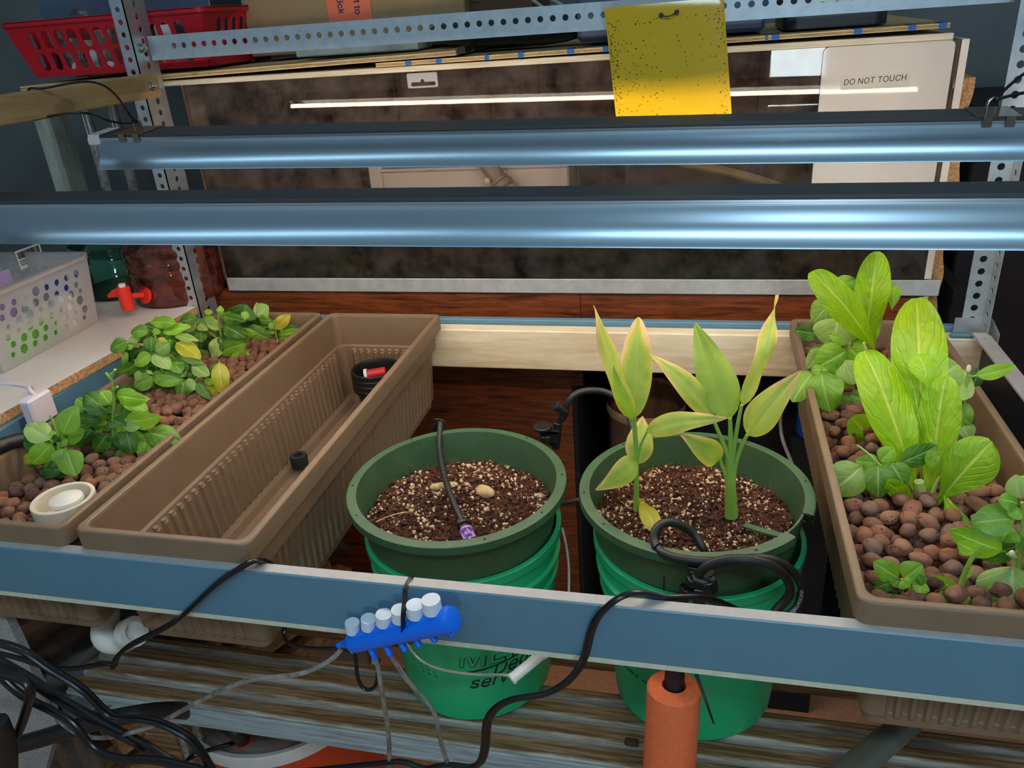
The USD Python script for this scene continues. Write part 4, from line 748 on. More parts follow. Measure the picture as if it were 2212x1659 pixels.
def soil(c, r, z, label, seed, peak):
    tt = thing('potting_mix', label, 'soil', (c[0], c[1], z - .01)); R_ = np.random.default_rng(seed); n = 120
    rr_ = np.linspace(0, 1, 56); th = np.linspace(0, 2 * PI, n, endpoint=False); P = np.array([[(r * q * math.cos(a), r * q * math.sin(a), 0) for a in th] for q in rr_]); P = P.reshape(-1, 3)
    def hgt(x, y): 
        p = np.c_[x, y, np.zeros(len(x))]; q = np.sqrt(x ** 2 + y ** 2) / r
        return peak * (1 - q ** 2) + .010 * (meshkit.fbm(p * 40 + seed, 3, seed) - .5) + .007 * (meshkit.fbm(p * 170, 3, seed + 1) - .5) + .006 * (meshkit.noise(p * 480, seed + 2) - .5) - .004 * q ** 4
    P[:, 2] = hgt(P[:, 0], P[:, 1]); F = []
    for i in range(55):
        for j in range(n): a, b, c_, d = i * n + j, i * n + (j + 1) % n, (i + 1) * n + (j + 1) % n, (i + 1) * n + j; F += [(a, c_, b), (a, d, c_)]
    P += [c[0], c[1], z]; F = np.array(F)[:, ::-1] if False else np.array(F); mm = trimesh.Trimesh(P, F, process=False)
    if mm.face_normals[:, 2].mean() < 0: mm = trimesh.Trimesh(P, F[:, ::-1], process=False)
    obj('soil_surface', mm, 'soil', tt, smooth=50)
    def scatter(k): q = np.sqrt(R_.random(k)) * .975; a = R_.random(k) * 2 * PI; x, y = q * r * np.cos(a), q * r * np.sin(a); return x, y, hgt(x, y)
    def bits(k, smin, smax, sub, zo, flat=1.0, clump=False):
        x, y, h = scatter(k); out = []; base = trimesh.creation.icosphere(subdivisions=sub, radius=1); bv, bf = np.array(base.vertices), np.array(base.faces)
        if clump: keep = meshkit.noise(np.c_[x, y, 0 * x] * 38, seed + 9) + R_.random(k) * .5 > .62; x, y, h = x[keep], y[keep], h[keep]
        for i in range(len(x)):
            s = smin + (smax - smin) * R_.random() ** 2.2; e = 1 + .5 * (R_.random(3) - .5); v = bv * e * [1, 1, flat] * s * (.85 + .3 * R_.random((len(bv), 1)))
            q = trimesh.transformations.rotation_matrix(R_.random() * 6.28, R_.normal(size=3))[:3, :3]; out.append((v @ q.T + [c[0] + x[i], c[1] + y[i], z + h[i] + s * zo], bf))
        V = np.vstack([o_[0] for o_ in out]); kk = len(bv); F_ = np.vstack([bf + kk * i for i in range(len(out))]); return trimesh.Trimesh(V, F_, process=False)
    obj('perlite', bits(2300, .0007, .0024, 1, .35, clump=True), 'perlite', tt, kind='stuff', smooth=True, label='cream perlite grains'); obj('bark', bits(2400, .0010, .0042, 0, .2, .5), 'bark_dark', tt, kind='stuff', label='dark bark crumbs')
    x, y, h = scatter(900); fb = []
    for i in range(len(x)):
        a = R_.random() * 6.28; L = .004 + .012 * R_.random(); p0 = np.array([c[0] + x[i], c[1] + y[i], z + h[i] + .0012]); d = np.array([math.cos(a), math.sin(a), R_.uniform(-.1, .5)]) * L; b = R_.normal(size=3) * L * .3; b[2] = abs(b[2])
        fb.append(sweep(np.array([p0, p0 + d * .35 + b, p0 + d * .7 + b, p0 + d]), circ(.00022, 3), caps=False))
    obj('coir_fibre', fb, 'coir', tt, kind='stuff', label='brown coir fibres'); return hgt
ZS = .8035
h1 = soil(PC1, .1135, ZS, 'potting mix with perlite and coir in the left green pot', 3, .012)
h2 = soil(PC2, .1135, ZS, 'potting mix with perlite around the turmeric stems', 8, .012)
for k, (px, py, L, wd, rot) in enumerate(((1048, 1062, .015, .0085, -.6), (958, 1050, .017, .006, .35))):
    p = at(px, py, z=ZS + .014); tb = ico((0, 0, 0), 1, 3, (L, wd, wd * .8)); v = np.array(tb.vertices); tb.vertices = v * (.85 + .35 * meshkit.fbm(v * 90 + k, 3, k))[:, None]; tb.apply_transform(trimesh.transformations.rotation_matrix(rot, [0, 0, 1])); tb.apply_translation(p)
    obj('rhizome', tb, 'fungus_tan', label=('larger tan rhizome lump on the soil right of the drip tube', 'smaller tan rhizome lump lying under the drip tube')[k], cat='rhizome')
obj('dry_twig', [tube([at(812, 1128, z=.815), at(850, 1112, z=.819), at(886, 1106, z=.819)], .0008, 6), ico(at(888, 1104, z=.820), .003, 1)], 'fungus_tan', label='dry tan twig on the soil at the left of the left pot', cat='twig')
bs0 = [at(1608, 1134, z=.8185), at(1650, 1148, z=.8195), at(1702, 1160, z=.8185)]; obj('broken_rim_piece', sweep(smoothline(bs0, 14), np.array([(-.0012, -.004), (.0012, -.004), (.0012, .004), (-.0012, .004)]), up=(0, 0, 1.)), 'pot_green', label='broken strip of green rim lying on the soil of the right pot', cat='fragment')

# ================================================================ leaves
PROF = {
 'basil': lambda v: np.sin(PI * np.clip((v - .10) / .90, 0, 1) ** .78) ** .72 * (v > .10) + .045,
 'lettuce': lambda v: np.where(v < .66, .10 + .90 * np.sin(PI / 2 * np.clip(v / .66, 0, 1)) ** 1.5, np.sqrt(np.clip(1 - ((v - .66) / .345) ** 2, 0, 1))),
 'romaine': lambda v: np.where(v < .26, .10 + .06 * v / .26, np.where(v < .74, .16 + .84 * np.sin(PI / 2 * np.clip((v - .26) / .48, 0, 1)) ** 1.3, np.sqrt(np.clip(1 - ((v - .74) / .265) ** 2, 0, 1)))),
 'oval': lambda v: np.sin(PI * np.clip(v, 0, 1) ** .92) ** .62 + .02,
 'lance': lambda v: np.sin(PI * np.clip(v, 0, 1) ** .72) ** .88 * (1 - .22 * v) * 1.22 + .02,
}
def leaf_mesh(base, tip, width, kind='basil', roll=0.0, arch=.12, cup=.18, curl=.0, wavy=.02, seed=0, nu=9, nv=14, nrm=None):
    base, tip = np.array(base, float), np.array(tip, float); a = tip - base; L = np.linalg.norm(a); a /= L
    n0 = CAM - (base + tip) / 2 if nrm is None else np.array(nrm, float); n0 = n0 - a * (a @ n0); n0 /= np.linalg.norm(n0); s0 = np.cross(a, n0); cr, sr = math.cos(roll), math.sin(roll)
    n = n0 * cr + s0 * sr; s = np.cross(a, n); R_ = np.random.default_rng(seed); ph = R_.uniform(0, 6.28, 4)
    nv = nv + 4; vs = 1 - (1 - np.linspace(0, 1, nv)) ** 1.35; us = np.linspace(-1, 1, nu); V, UV = [], []
    for v in vs:
        w = width / 2 * PROF[kind](np.array([v]))[0]; w = max(w, width * .02); 
        for u in us:
            wv = wavy * L * (math.sin(6 * v * PI / 2 + ph[0]) * u + .8 * abs(u) ** 2 * math.sin(13 * v + ph[1] + 2 * u))
            h = arch * L * 4 * v * (1 - v) * .5 - cup * width * .5 * (1 - u * u) * -1 * PROF[kind](np.array([v]))[0] * .5 + curl * L * v ** 3 + wv
            h -= .05 * width * math.exp(-(u / .16) ** 2)                                       # groove of the midrib
            V.append(base + a * L * v + s * u * w + n * h); UV.append((.5 + u * .5, v))
    V = np.array(V); P = V.reshape(nv, nu, 3); mm = grid(P); return mm, np.array(UV)
YP = {}
class Plant:
    def __init__(s, name, label, cat, basepx, y=None, z=None, group=None):
        s.o = at(*basepx, y=y, z=z); s.y = s.o[1]; s.t = thing(name, label, cat, s.o, group); s.k = 0; s.seed = abs(hash(label)) % 1000 if False else sum(map(ord, label)) % 9973
    def leaf(s, b, t, w, mat='leaf_basil', kind='basil', yb=0.0, lean=.45, roll=None, dy=None, **k):
        yy = s.y + yb; B = at(*b, y=yy); sc = zdepth(B) / FPX; y2 = yy + (dy if dy is not None else -lean * (t[1] - b[1]) * sc); T = at(*t, y=y2); s.k += 1; R_ = np.random.default_rng(s.seed + s.k)
        roll = R_.uniform(-.5, .5) if roll is None else roll
        if kind == 'basil': T, B = T + (T - B) * .10, B - (T - B) * .04; w = w * 1.18
        k.setdefault('cup', R_.uniform(.10, .40)); k.setdefault('arch', R_.uniform(.05, .22)); k.setdefault('wavy', R_.uniform(.010, .03))
        mm, uv = leaf_mesh(B, T, w * sc / max(.55, math.cos(roll)), kind, roll, seed=s.seed + s.k, **k); obj('leaf', mm, mat, s.t, uv=uv)
    def stem(s, pts, r, mat='stem_green', name='stem', tp=None):
        tp = tp if tp is not None else (.3 if 'rib' in name else .62)
        q = [at(p[0], p[1], y=s.y + (p[2] if len(p) > 2 else 0)) for p in pts]; obj(name, tube(q, np.linspace(r, r * tp, len(smoothline(q))), 8) if len(q) > 2 else cyl(q[0], q[1], r, 10, r * .8), mat, s.t)

def z1_(x, y): return (230 + x * .09946, 640 + y * .09946)
def z2_(x, y): return (430 + x * .10398, 640 + y * .10398)
def z3_(x, y): return (270 + x * .1085, 780 + y * .1085)
def z4_(x, y): return (40 + x * .16275, 840 + y * .16275)
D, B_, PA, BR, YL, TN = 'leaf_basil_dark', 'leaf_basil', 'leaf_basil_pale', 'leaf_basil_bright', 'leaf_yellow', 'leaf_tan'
def cluster(label, basepx, X, zf, sc, leaves, stems, r=.0022):
    y = at(*basepx, x=X)[1]; p = Plant('basil_plant', label, 'basil', basepx, y=y, group=None)
    for st in stems: p.stem(st, r)
    for k, L in enumerate(leaves):
        b, t, w, mt = L[:4]; ex = dict(L[4]) if len(L) > 4 else {}
        p.leaf(zf(*b), zf(*t), w * sc * 1.08, mt, **ex)
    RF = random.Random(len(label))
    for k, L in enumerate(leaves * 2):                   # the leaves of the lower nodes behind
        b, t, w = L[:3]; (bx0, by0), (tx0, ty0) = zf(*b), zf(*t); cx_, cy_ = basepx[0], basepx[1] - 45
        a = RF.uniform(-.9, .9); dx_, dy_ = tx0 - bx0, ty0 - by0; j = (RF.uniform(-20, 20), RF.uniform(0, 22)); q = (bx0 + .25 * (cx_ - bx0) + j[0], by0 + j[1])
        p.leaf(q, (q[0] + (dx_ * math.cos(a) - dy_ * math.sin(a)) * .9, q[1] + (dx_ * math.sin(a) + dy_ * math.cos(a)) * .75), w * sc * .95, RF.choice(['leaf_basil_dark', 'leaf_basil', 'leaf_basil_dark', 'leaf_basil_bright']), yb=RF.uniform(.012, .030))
    return p
XP = -.775
cluster('low basil plant nearest the white pipe collar, with a cut upright stem', (130, 985), XP, z4_, .16275, [
 ((590, 610), (750, 262), 225, B_), ((440, 690), (128, 500), 235, PA, {'roll': .1}), ((445, 705), (200, 965), 225, BR), ((230, 850), (92, 975), 110, YL), ((570, 780), (590, 1000), 190, B_), ((640, 800), (750, 1125), 250, B_), ((600, 1075), (320, 1080), 165, D), ((540, 620), (480, 690), 90, D), ((560, 700), (640, 740), 90, B_), ((500, 560), (560, 470), 80, BR), ((470, 640), (440, 560), 70, B_)],
 [[(128, 990), (126, 960), (125, 930)], [(124, 932), (118, 918), (108, 897)]])
cluster('dark leaved basil plant with a chewed flower stalk, second from the front at left', (243, 985), XP, z4_, .16275, [
 ((1230, 210), (1110, 45), 170, BR), ((1290, 80), (1695, 140), 180, BR), ((940, 280), (790, 140), 160, B_), ((1210, 330), (905, 85), 250, D, {'roll': .15}), ((1080, 430), (795, 380), 185, D), ((1060, 530), (680, 655), 190, D), ((1010, 680), (670, 715), 110, D), ((1190, 590), (1030, 815), 190, B_), ((1120, 790), (985, 1120), 210, D, {'wavy': .05}), ((1370, 550), (1370, 790), 165, D), ((1430, 540), (1500, 845), 170, D), ((1340, 790), (1400, 980), 165, B_), ((1590, 690), (1640, 865), 125, BR), ((1600, 880), (1785, 850), 140, B_), ((1200, 420), (1410, 470), 135, D), ((1380, 400), (1420, 165), 145, D), ((1420, 440), (1840, 380), 200, BR, {'roll': .5}), ((1650, 500), (1390, 450), 150, PA), ((1230, 790), (1240, 900), 120, PA), ((1700, 580), (2120, 690), 230, B_), ((1160, 720), (1250, 790), 110, B_), ((1150, 480), (1240, 520), 100, D), ((1280, 660), (1190, 740), 120, D), ((1260, 960), (1250, 1000), 110, D)],
 [[(243, 990), (246, 950), (243, 915), (246, 880), (243, 835), (240, 806)], [(241, 820), (228, 805)], [(242, 845), (254, 835)], [(241, 812), (249, 798)]])
cluster('bushy basil plant with a yellow tan leaf, middle of the left planter', (412, 905), XP, z3_, .1085, [
 ((1190, 380), (590, 290), 330, B_, {'cup': .5}), ((600, 330), (215, 500), 260, B_), ((960, 700), (395, 690), 200, TN), ((1310, 70), (1650, 260), 225, PA), ((1190, 320), (1090, 180), 160, B_), ((1200, 380), (1150, 700), 260, B_, {'wavy': .05}), ((1440, 400), (1660, 735), 190, D), ((1050, 880), (635, 1390), 290, BR), ((1120, 870), (1150, 1410), 240, B_), ((1690, 770), (1385, 1080), 170, B_, {'wavy': .05}), ((1740, 790), (1925, 850), 130, BR), ((1880, 560), (1620, 590), 170, YL), ((390, 1420), (1060, 1560), 270, PA), ((1880, 0), (1950, 610), 260, YL, {'roll': .2}), ((1000, 60), (1100, 230), 200, B_), ((1060, 100), (880, 130), 150, BR), ((1300, 650), (1390, 840), 180, D), ((1200, 640), (1000, 620), 160, D), ((1400, 380), (1230, 560), 190, PA), ((1560, 380), (1800, 430), 110, BR), ((420, 180), (540, 260), 60, BR), ((300, 180), (240, 400), 120, PA)],
 [[(412, 910), (405, 870), (400, 840)], [(404, 862), (418, 830), (430, 815)], [(400, 850), (370, 830)], [(352, 803), (346, 785), (352, 770)]])
cluster('basil plant with a yellow green leaf reaching over the counter edge', (352, 805), XP - .03, z1_, .09946, [
 ((1540, 590), (1000, 560), 210, BR, {'roll': .3}), ((940, 730), (565, 800), 210, B_), ((1200, 780), (1785, 665), 175, BR), ((480, 960), (130, 1175), 240, B_), ((760, 890), (490, 960), 130, PA), ((960, 860), (970, 1170), 240, D), ((1400, 1000), (1095, 1190), 260, PA), ((1500, 990), (2000, 1320), 270, YL), ((1600, 1250), (2060, 1440), 170, PA), ((990, 1230), (660, 1490), 220, BR), ((1000, 1230), (1370, 1550), 270, PA), ((430, 1180), (360, 1475), 100, B_), ((690, 1470), (240, 1660), 220, B_), ((1480, 1440), (1640, 1610), 210, BR), ((610, 1050), (430, 1110), 130, BR), ((700, 1210), (870, 1150), 90, D), ((1460, 840), (1960, 965), 130, PA), ((1220, 880), (1180, 1020), 120, YL), ((880, 1490), (700, 1600), 150, B_), ((1130, 700), (1060, 820), 120, BR)],
 [[(352, 808), (345, 770), (338, 735), (330, 715)], [(345, 770), (360, 745), (368, 735)], [(342, 760), (310, 745), (290, 745)], [(350, 790), (330, 770)]])
cluster('basil plant with layered pale leaves beside the left post', (492, 800), XP - .02, z2_, .10398, [
 ((470, 400), (910, 500), 200, B_), ((490, 590), (930, 830), 230, B_), ((470, 700), (160, 500), 170, PA), ((1020, 960), (470, 1145), 310, BR, {'roll': .1}), ((1000, 1130), (830, 1480), 370, BR), ((420, 830), (330, 1265), 240, PA, {'wavy': .04}), ((450, 370), (440, 210), 110, BR), ((290, 340), (120, 320), 90, BR), ((320, 440), (110, 450), 80, BR), ((570, 700), (640, 850), 120, PA), ((700, 1440), (690, 1720), 300, BR), ((880, 1440), (1100, 1680), 210, BR), ((0, 560), (160, 700), 180, PA), ((30, 720), (60, 940), 190, B_), ((-50, 470), (-400, 560), 210, B_), ((-40, 540), (-300, 700), 170, PA), ((0, 720), (-160, 900), 190, D), ((20, 900), (30, 1080), 120, D), ((450, 830), (480, 1120), 150, D), ((530, 640), (600, 620), 90, BR), ((950, 300), (960, 480), 120, BR), ((170, 1120), (60, 1260), 200, B_), ((500, 1250), (520, 1350), 110, B_)],
 [[(492, 805), (482, 760), (477, 715)], [(478, 725), (472, 690), (474, 672)], [(478, 740), (455, 720), (440, 715)], [(487, 780), (510, 745), (530, 720)]])
cluster('basil plant with one big dark leaf, beside the rosewood panel', (566, 770), XP - .01, z2_, .10398, [
 ((640, 250), (1140, 450), 280, D, {'cup': .5, 'roll': -.2}), ((1190, 430), (1420, 220), 270, PA), ((1020, 640), (1630, 990), 220, B_, {'arch': .5}), ((980, 800), (1430, 800), 90, YL), ((1000, 830), (1250, 1060), 210, B_), ((1440, 1010), (1310, 1280), 180, BR), ((1060, 1160), (1255, 1340), 120, PA), ((1240, 450), (1480, 500), 160, B_), ((1180, 420), (1200, 150), 90, PA), ((1250, 900), (1500, 960), 140, YL), ((1440, 1010), (1620, 1180), 110, YL)],
 [[(566, 775), (556, 740), (548, 700)], [(556, 740), (575, 728), (590, 722)]])
cluster('small basil plant with a yellow leaf at the far end of the left planter', (608, 760), XP + .05, z2_, .10398, [
 ((1560, 670), (1865, 400), 200, YL, {'roll': .1}), ((1630, 820), (2130, 710), 150, BR), ((1640, 850), (1970, 910), 160, B_), ((1650, 890), (1640, 1200), 170, PA), ((1560, 680), (1470, 560), 110, B_), ((1580, 780), (1480, 700), 100, B_)],
 [[(608, 765), (598, 730), (594, 705)], [(594, 707), (593, 692)]])

# ---------------------------------------------------------------- right planter
def z6_(x, y): return (1472 + x * .33759, 500 + y * .33759)
s6 = .33759; LE, LG = 'leaf_lettuce', 'leaf_lettuce_green'
p = Plant('lettuce', 'tall romaine lettuce with bright upright leaves in the right planter', 'lettuce', (2002, 1165), y=.80)
for b, t, w, mt, ex in [((1560, 1900), (1170, 765), 290, LE, dict(yb=-.004, roll=.25, cup=.35, dy=.09, kind='romaine')), ((1570, 1860), (1505, 425), 330, LE, dict(yb=.012, roll=.0, cup=.2, dy=.13, kind='romaine')), ((1580, 1000), (1520, 785), 170, LG, dict(yb=.05, roll=.2, dy=.03)), ((1575, 1900), (1690, 925), 250, LG, dict(yb=-.008, roll=-.3, cup=.3, dy=.06, kind='romaine')), ((1490, 1390), (1480, 1000), 110, LG, dict(yb=.03, roll=.6, dy=.04)), ((1585, 1800), (1985, 1345), 290, LG, dict(yb=-.012, roll=-.15, cup=.15, dy=-.0, kind='romaine')), ((1660, 1500), (1655, 1235), 160, LG, dict(yb=.02, roll=.3)), ((1560, 1000), (1770, 850), 230, PA, dict(yb=.09, roll=0)), ((1430, 1560), (1300, 1640), 120, LE, dict(yb=0)), ((1600, 1560), (1610, 1400), 90, LG, dict(yb=-.01))]:
    p.leaf(z6_(*b), z6_(*t), w * s6, mt, ex.pop('kind', 'lettuce'), **ex)
for b, t, w, mt, ex in [((2042, 1070), (2088, 1196), 62, LE, dict(yb=-.02, dy=-.045, roll=.2)), ((1990, 1162), (1930, 1112), 24, LG, dict(yb=-.005, dy=-.02)), ((1975, 1082), (1915, 1040), 40, LE, dict(yb=0, dy=-.02)), ((2004, 1170), (2040, 1110), 26, LG, dict(yb=0)), ((2000, 1172), (1984, 1110), 30, LE, dict(yb=-.006, dy=0.0)), ((2006, 1172), (2014, 1100), 30, LE, dict(yb=-.008, dy=0.0))]:
    p.leaf(b, t, w, mt, 'lettuce', **ex)
p.stem([(2004, 1175), (1998, 1120), (1985, 1040)], .0085, 'stem_pale', 'heart'); p.stem([(2004, 1110), (2016, 1060), (2030, 1030)], .0045, 'stem_pale', 'leaf_rib')
p = Plant('lettuce', 'second lettuce behind, with three tall leaves and a low dark oval leaf', 'lettuce', (1914, 970), y=.97)
for b, t, w, mt, ex in [((1165, 800), (1252, 128), 205, LE, dict(yb=.06, roll=.0, cup=.15, dy=.03)), ((1240, 760), (833, 256), 200, LE, dict(yb=.05, roll=.35, cup=.35, dy=.0)), ((1345, 500), (1362, 342), 85, LG, dict(yb=.06, roll=.3)), ((1225, 740), (1258, 372), 80, LG, dict(yb=.08, roll=.5)), ((1270, 1400), (1085, 1190), 190, LG, dict(yb=-.02, roll=.1, dy=-.02)), ((1300, 1300), (1190, 1160), 110, LG, dict(yb=-.01))]:
    p.leaf(z6_(*b), z6_(*t), w * s6, mt, ex.pop('kind', 'lettuce'), **ex)
p.stem([(1914, 972), (1905, 900), (1880, 790), (1866, 740)], .0055, 'stem_pale', 'leaf_rib'); p.stem([(1914, 972), (1902, 850), (1890, 760)], .005, 'stem_pale', 'leaf_rib'); p.stem([(1918, 972), (1925, 940), (1935, 900)], .006, 'stem_pale', 'leaf_rib'); p.stem([(1925, 975), (1936, 950), (1945, 920)], .005, 'stem_pale', 'leaf_rib')
p = Plant('basil_plant', 'tall basil plant at the back left of the right planter', 'basil', (1811, 928), y=1.02)
for b, t, w, mt, ex in [((1806, 618), (1842, 632), 26, B_, dict(yb=.05)), ((1802, 648), (1760, 692), 46, B_, dict(yb=.05)), ((1812, 684), (1800, 745), 76, PA, dict(yb=.03)), ((1772, 722), (1720, 714), 30, B_, dict(yb=.03)), ((1838, 738), (1794, 724), 26, BR, dict(yb=.01)), ((1838, 742), (1874, 736), 20, BR, dict(yb=.01)), ((1830, 756), (1766, 792), 58, BR, dict(yb=0, cup=.5)), ((1832, 750), (1864, 778), 40, BR, dict(yb=0)), ((1786, 752), (1746, 792), 34, PA, dict(yb=.02)), ((1822, 775), (1842, 826), 42, PA, dict(yb=-.01)), ((1790, 796), (1838, 828), 54, BR, dict(yb=-.005)), ((1758, 800), (1715, 862), 46, BR, dict(yb=-.01)), ((1774, 798), (1792, 882), 62, B_, dict(yb=-.02, wavy=.05, cup=.4)), ((1794, 800), (1756, 800), 30, BR, dict(yb=-.015)), ((1803, 858), (1840, 882), 30, B_, {}), ((1833, 850), (1875, 868), 30, B_, {}), ((1800, 690), (1780, 720), 40, D, dict(yb=.05)), ((1840, 700), (1864, 690), 34, D, dict(yb=.06)), ((1850, 600), (1790, 640), 40, B_, dict(yb=.06)), ((1770, 740), (1775, 780), 40, D, dict(yb=.03)), ((1808, 880), (1780, 900), 26, D, {})]:
    p.leaf(b, t, w, mt, **ex)
p.stem([(1811, 930), (1813, 870), (1800, 810), (1790, 792)], .0028); p.stem([(1813, 870), (1830, 790), (1836, 740)], .0022); p.stem([(1830, 790, .01), (1815, 700, .03), (1800, 640, .05)], .002)
p = Plant('basil_plant', 'basil plant with round leaves left of the romaine lettuce', 'basil', (1895, 1165), y=.80)
for b, t, w, mt, ex in [((1864, 1004), (1797, 1060), 66, PA, dict(cup=.35)), ((1897, 1000), (1897, 1068), 52, B_, dict(cup=.5, roll=0)), ((1924, 998), (1952, 1046), 44, B_, dict(cup=.5)), ((1902, 1000), (1853, 996), 30, BR, {}), ((1900, 998), (1928, 970), 34, BR, {}), ((1940, 1000), (2018, 966), 38, B_, dict(cup=.3)), ((1906, 1010), (1920, 1000), 20, BR, {}), ((1895, 1130), (1868, 1110), 22, BR, {}), ((1904, 1110), (1928, 1096), 20, BR, {})]:
    p.leaf(b, t, w, mt, **ex)
p.stem([(1895, 1168), (1900, 1120), (1912, 1075), (1904, 1010)], .0026); p.stem([(1912, 1075), (1938, 1085), (1956, 1072)], .002); p.stem([(1906, 1010), (1870, 975), (1852, 962)], .0014, 'stem_pale')
p = Plant('basil_plant', 'leggy basil plant with a cut flower tip at the right wall of the right planter', 'basil', (2076, 930), y=.93)
for b, t, w, mt, ex in [((2092, 800), (2016, 856), 82, PA, dict(yb=.02, cup=.2)), ((2104, 812), (2186, 792), 26, BR, {}), ((2100, 838), (2112, 800), 24, D, dict(yb=.02)), ((2070, 905), (2034, 888), 30, BR, {}), ((2074, 905), (2092, 876), 30, B_, {}), ((2068, 918), (2030, 940), 34, PA, dict(wavy=.06)), ((2076, 915), (2094, 948), 34, PA, dict(wavy=.06)), ((2060, 935), (2062, 975), 40, PA, dict(wavy=.06)), ((2072, 880), (2052, 840), 30, D, dict(yb=.03)), ((2080, 900), (2096, 915), 24, B_, {})]:
    p.leaf(b, t, w, mt, **ex)
p.stem([(2076, 932), (2080, 890), (2088, 830), (2092, 806)], .0026); p.stem([(2092, 810), (2103, 813), (2114, 806)], .0014); obj('flower', ico(at(2092, 797, y=p.y), .0035, 1, (.8, .8, 1.6)), 'flower_white', p.t)
p = Plant('basil_plant', 'large leaved basil plant at the right edge of the picture', 'basil', (2199, 1260), y=.665)
for b, t, w, mt, ex in [((2190, 1218), (2180, 1322), 108, PA, dict(cup=.35, roll=0)), ((2170, 1192), (2062, 1150), 56, BR, dict(cup=.25)), ((2196, 1120), (2106, 1128), 58, B_, dict(cup=.2)), ((2200, 1090), (2160, 1078), 34, BR, {}), ((2206, 1080), (2196, 1030), 40, PA, {}), ((2190, 1140), (2165, 1165), 44, B_, {}), ((2205, 1100), (2180, 1112), 30, BR, {}), ((2180, 1300), (2142, 1285), 34, BR, {}), ((2215, 1060), (2230, 1030), 40, B_, {}), ((2210, 1150), (2240, 1190), 50, B_, {}), ((2200, 1180), (2120, 1200), 40, D, dict(yb=.015))]:
    p.leaf(b, t, w, mt, **ex)
p.stem([(2199, 1262), (2200, 1214), (2208, 1150), (2208, 1085)], .0028); p.stem([(2203, 1200), (2190, 1204), (2176, 1196)], .002); obj('flower', ico(at(2186, 1196, y=p.y), .003, 1, (1, .8, 1.2)), 'flower_white', p.t)
p = Plant('basil_plant', 'small low basil cluster in the front left corner of the right planter', 'basil', (1948, 1284), y=.634)
for b, t, w, mt, ex in [((1942, 1250), (1892, 1216), 40, BR, dict(cup=.3)), ((1950, 1252), (1988, 1222), 46, BR, {}), ((1935, 1254), (1892, 1270), 26, B_, {}), ((1938, 1286), (1886, 1280), 30, BR, {}), ((1944, 1290), (1960, 1302), 34, BR, {}), ((1956, 1284), (2000, 1296), 32, BR, {}), ((1968, 1256), (2004, 1276), 24, BR, {}), ((1946, 1252), (1962, 1268), 26, BR, dict(yb=-.006)), ((1984, 1240), (1992, 1262), 22, B_, {}), ((1940, 1252), (1930, 1266), 24, B_, dict(yb=-.006))]:
    p.leaf(b, t, w, mt, **ex)
for st in ([(1948, 1286), (1949, 1262), (1948, 1250)], [(1934, 1284), (1934, 1268), (1932, 1258)], [(1964, 1284), (1966, 1268), (1966, 1256)]): p.stem(st, .0016)
p = Plant('basil_sprout', 'single pale stemmed sprout with a paddle leaf near the front rim of the right planter', 'basil', (2072, 1288), y=.640)
for b, t, w, mt, ex in [((2070, 1276), (2017, 1246), 24, BR, dict(cup=.1)), ((2058, 1284), (2094, 1308), 30, BR, {}), ((2062, 1284), (2030, 1304), 34, BR, {}), ((2080, 1252), (2100, 1230), 10, BR, {}), ((2112, 1192, ), (2072, 1172), 30, BR, {})]:
    p.leaf(b, t, w, mt, **ex)
p.stem([(2072, 1290), (2080, 1250), (2096, 1212), (2112, 1190)], .0028, 'stem_green')

# ---------------------------------------------------------------- turmeric
def zt_(x, y): return (1270 + x * .30148, 620 + y * .30148)
st = .30148; TU, TG = 'leaf_turmeric', 'leaf_turmeric_green'
p = Plant('turmeric_plant', 'thin turmeric plant with brown leaf tips at the left of the right pot', 'turmeric', (1374.6, 1101), z=.822)
for b, t, w, mt, ex in [((318, 945), (42, 130), 120, TU, dict(roll=.75, cup=.7, yb=.0, dy=.02, arch=-.05)), ((330, 940), (362, 215), 225, TU, dict(roll=.0, yb=.015, dy=.04, cup=.15, kind='oval')), ((350, 1270), (392, 925), 175, TU, dict(roll=.15, yb=.02, dy=.05)), ((340, 1220), (55, 1455), 150, TU, dict(roll=-.3, yb=0, dy=-.03, arch=.55)), ((418, 1030), (1000, 940), 140, TU, dict(roll=-.3, yb=-.02, dy=-.02, arch=.25, cup=.3)), ((325, 950), (180, 560), 80, TG, dict(roll=-.5, yb=-.005, dy=-.01, cup=.5))]:
    p.leaf(zt_(*b), zt_(*t), w * st, mt, ex.pop('kind', 'lance'), nu=9, nv=20, wavy=.012, **ex)
for pts, r in (([(347, 1600), (349, 1420), (350, 1250)], .0036), ([(350, 1270), (335, 1100), (318, 940)], .0021), ([(350, 1260), (346, 1080), (335, 930)], .0021), ([(352, 1270), (370, 1160), (425, 1035)], .0018), ([(350, 1300), (345, 1260), (335, 1225)], .0016)):
    p.stem([zt_(*q) for q in pts], r, 'stem_green', 'stem' if r > .003 else 'leaf_stalk')
p = Plant('turmeric_plant', 'thicker turmeric plant with a tall curled dry leaf at the right of the right pot', 'turmeric', (1580.5, 1114), z=.822)
for b, t, w, mt, ex in [((1020, 945), (765, 252), 245, TG, dict(roll=.1, yb=.01, dy=.03, cup=.2)), ((1100, 850), (1352, 55), 105, TU, dict(roll=.5, yb=.01, dy=.05, cup=.8, wavy=.03)), ((1140, 1060), (1525, 600), 200, TU, dict(roll=-.2, yb=0, dy=.0, arch=.2)), ((900, 950), (437, 475), 150, TU, dict(roll=.35, yb=.01, dy=.02, arch=.3)), ((945, 1240), (645, 1040), 165, TU, dict(roll=.1, yb=-.01, dy=-.03, arch=.3))]:
    p.leaf(zt_(*b), zt_(*t), w * st, mt, 'lance', nu=9, nv=20, wavy=ex.pop('wavy', .012), **ex)
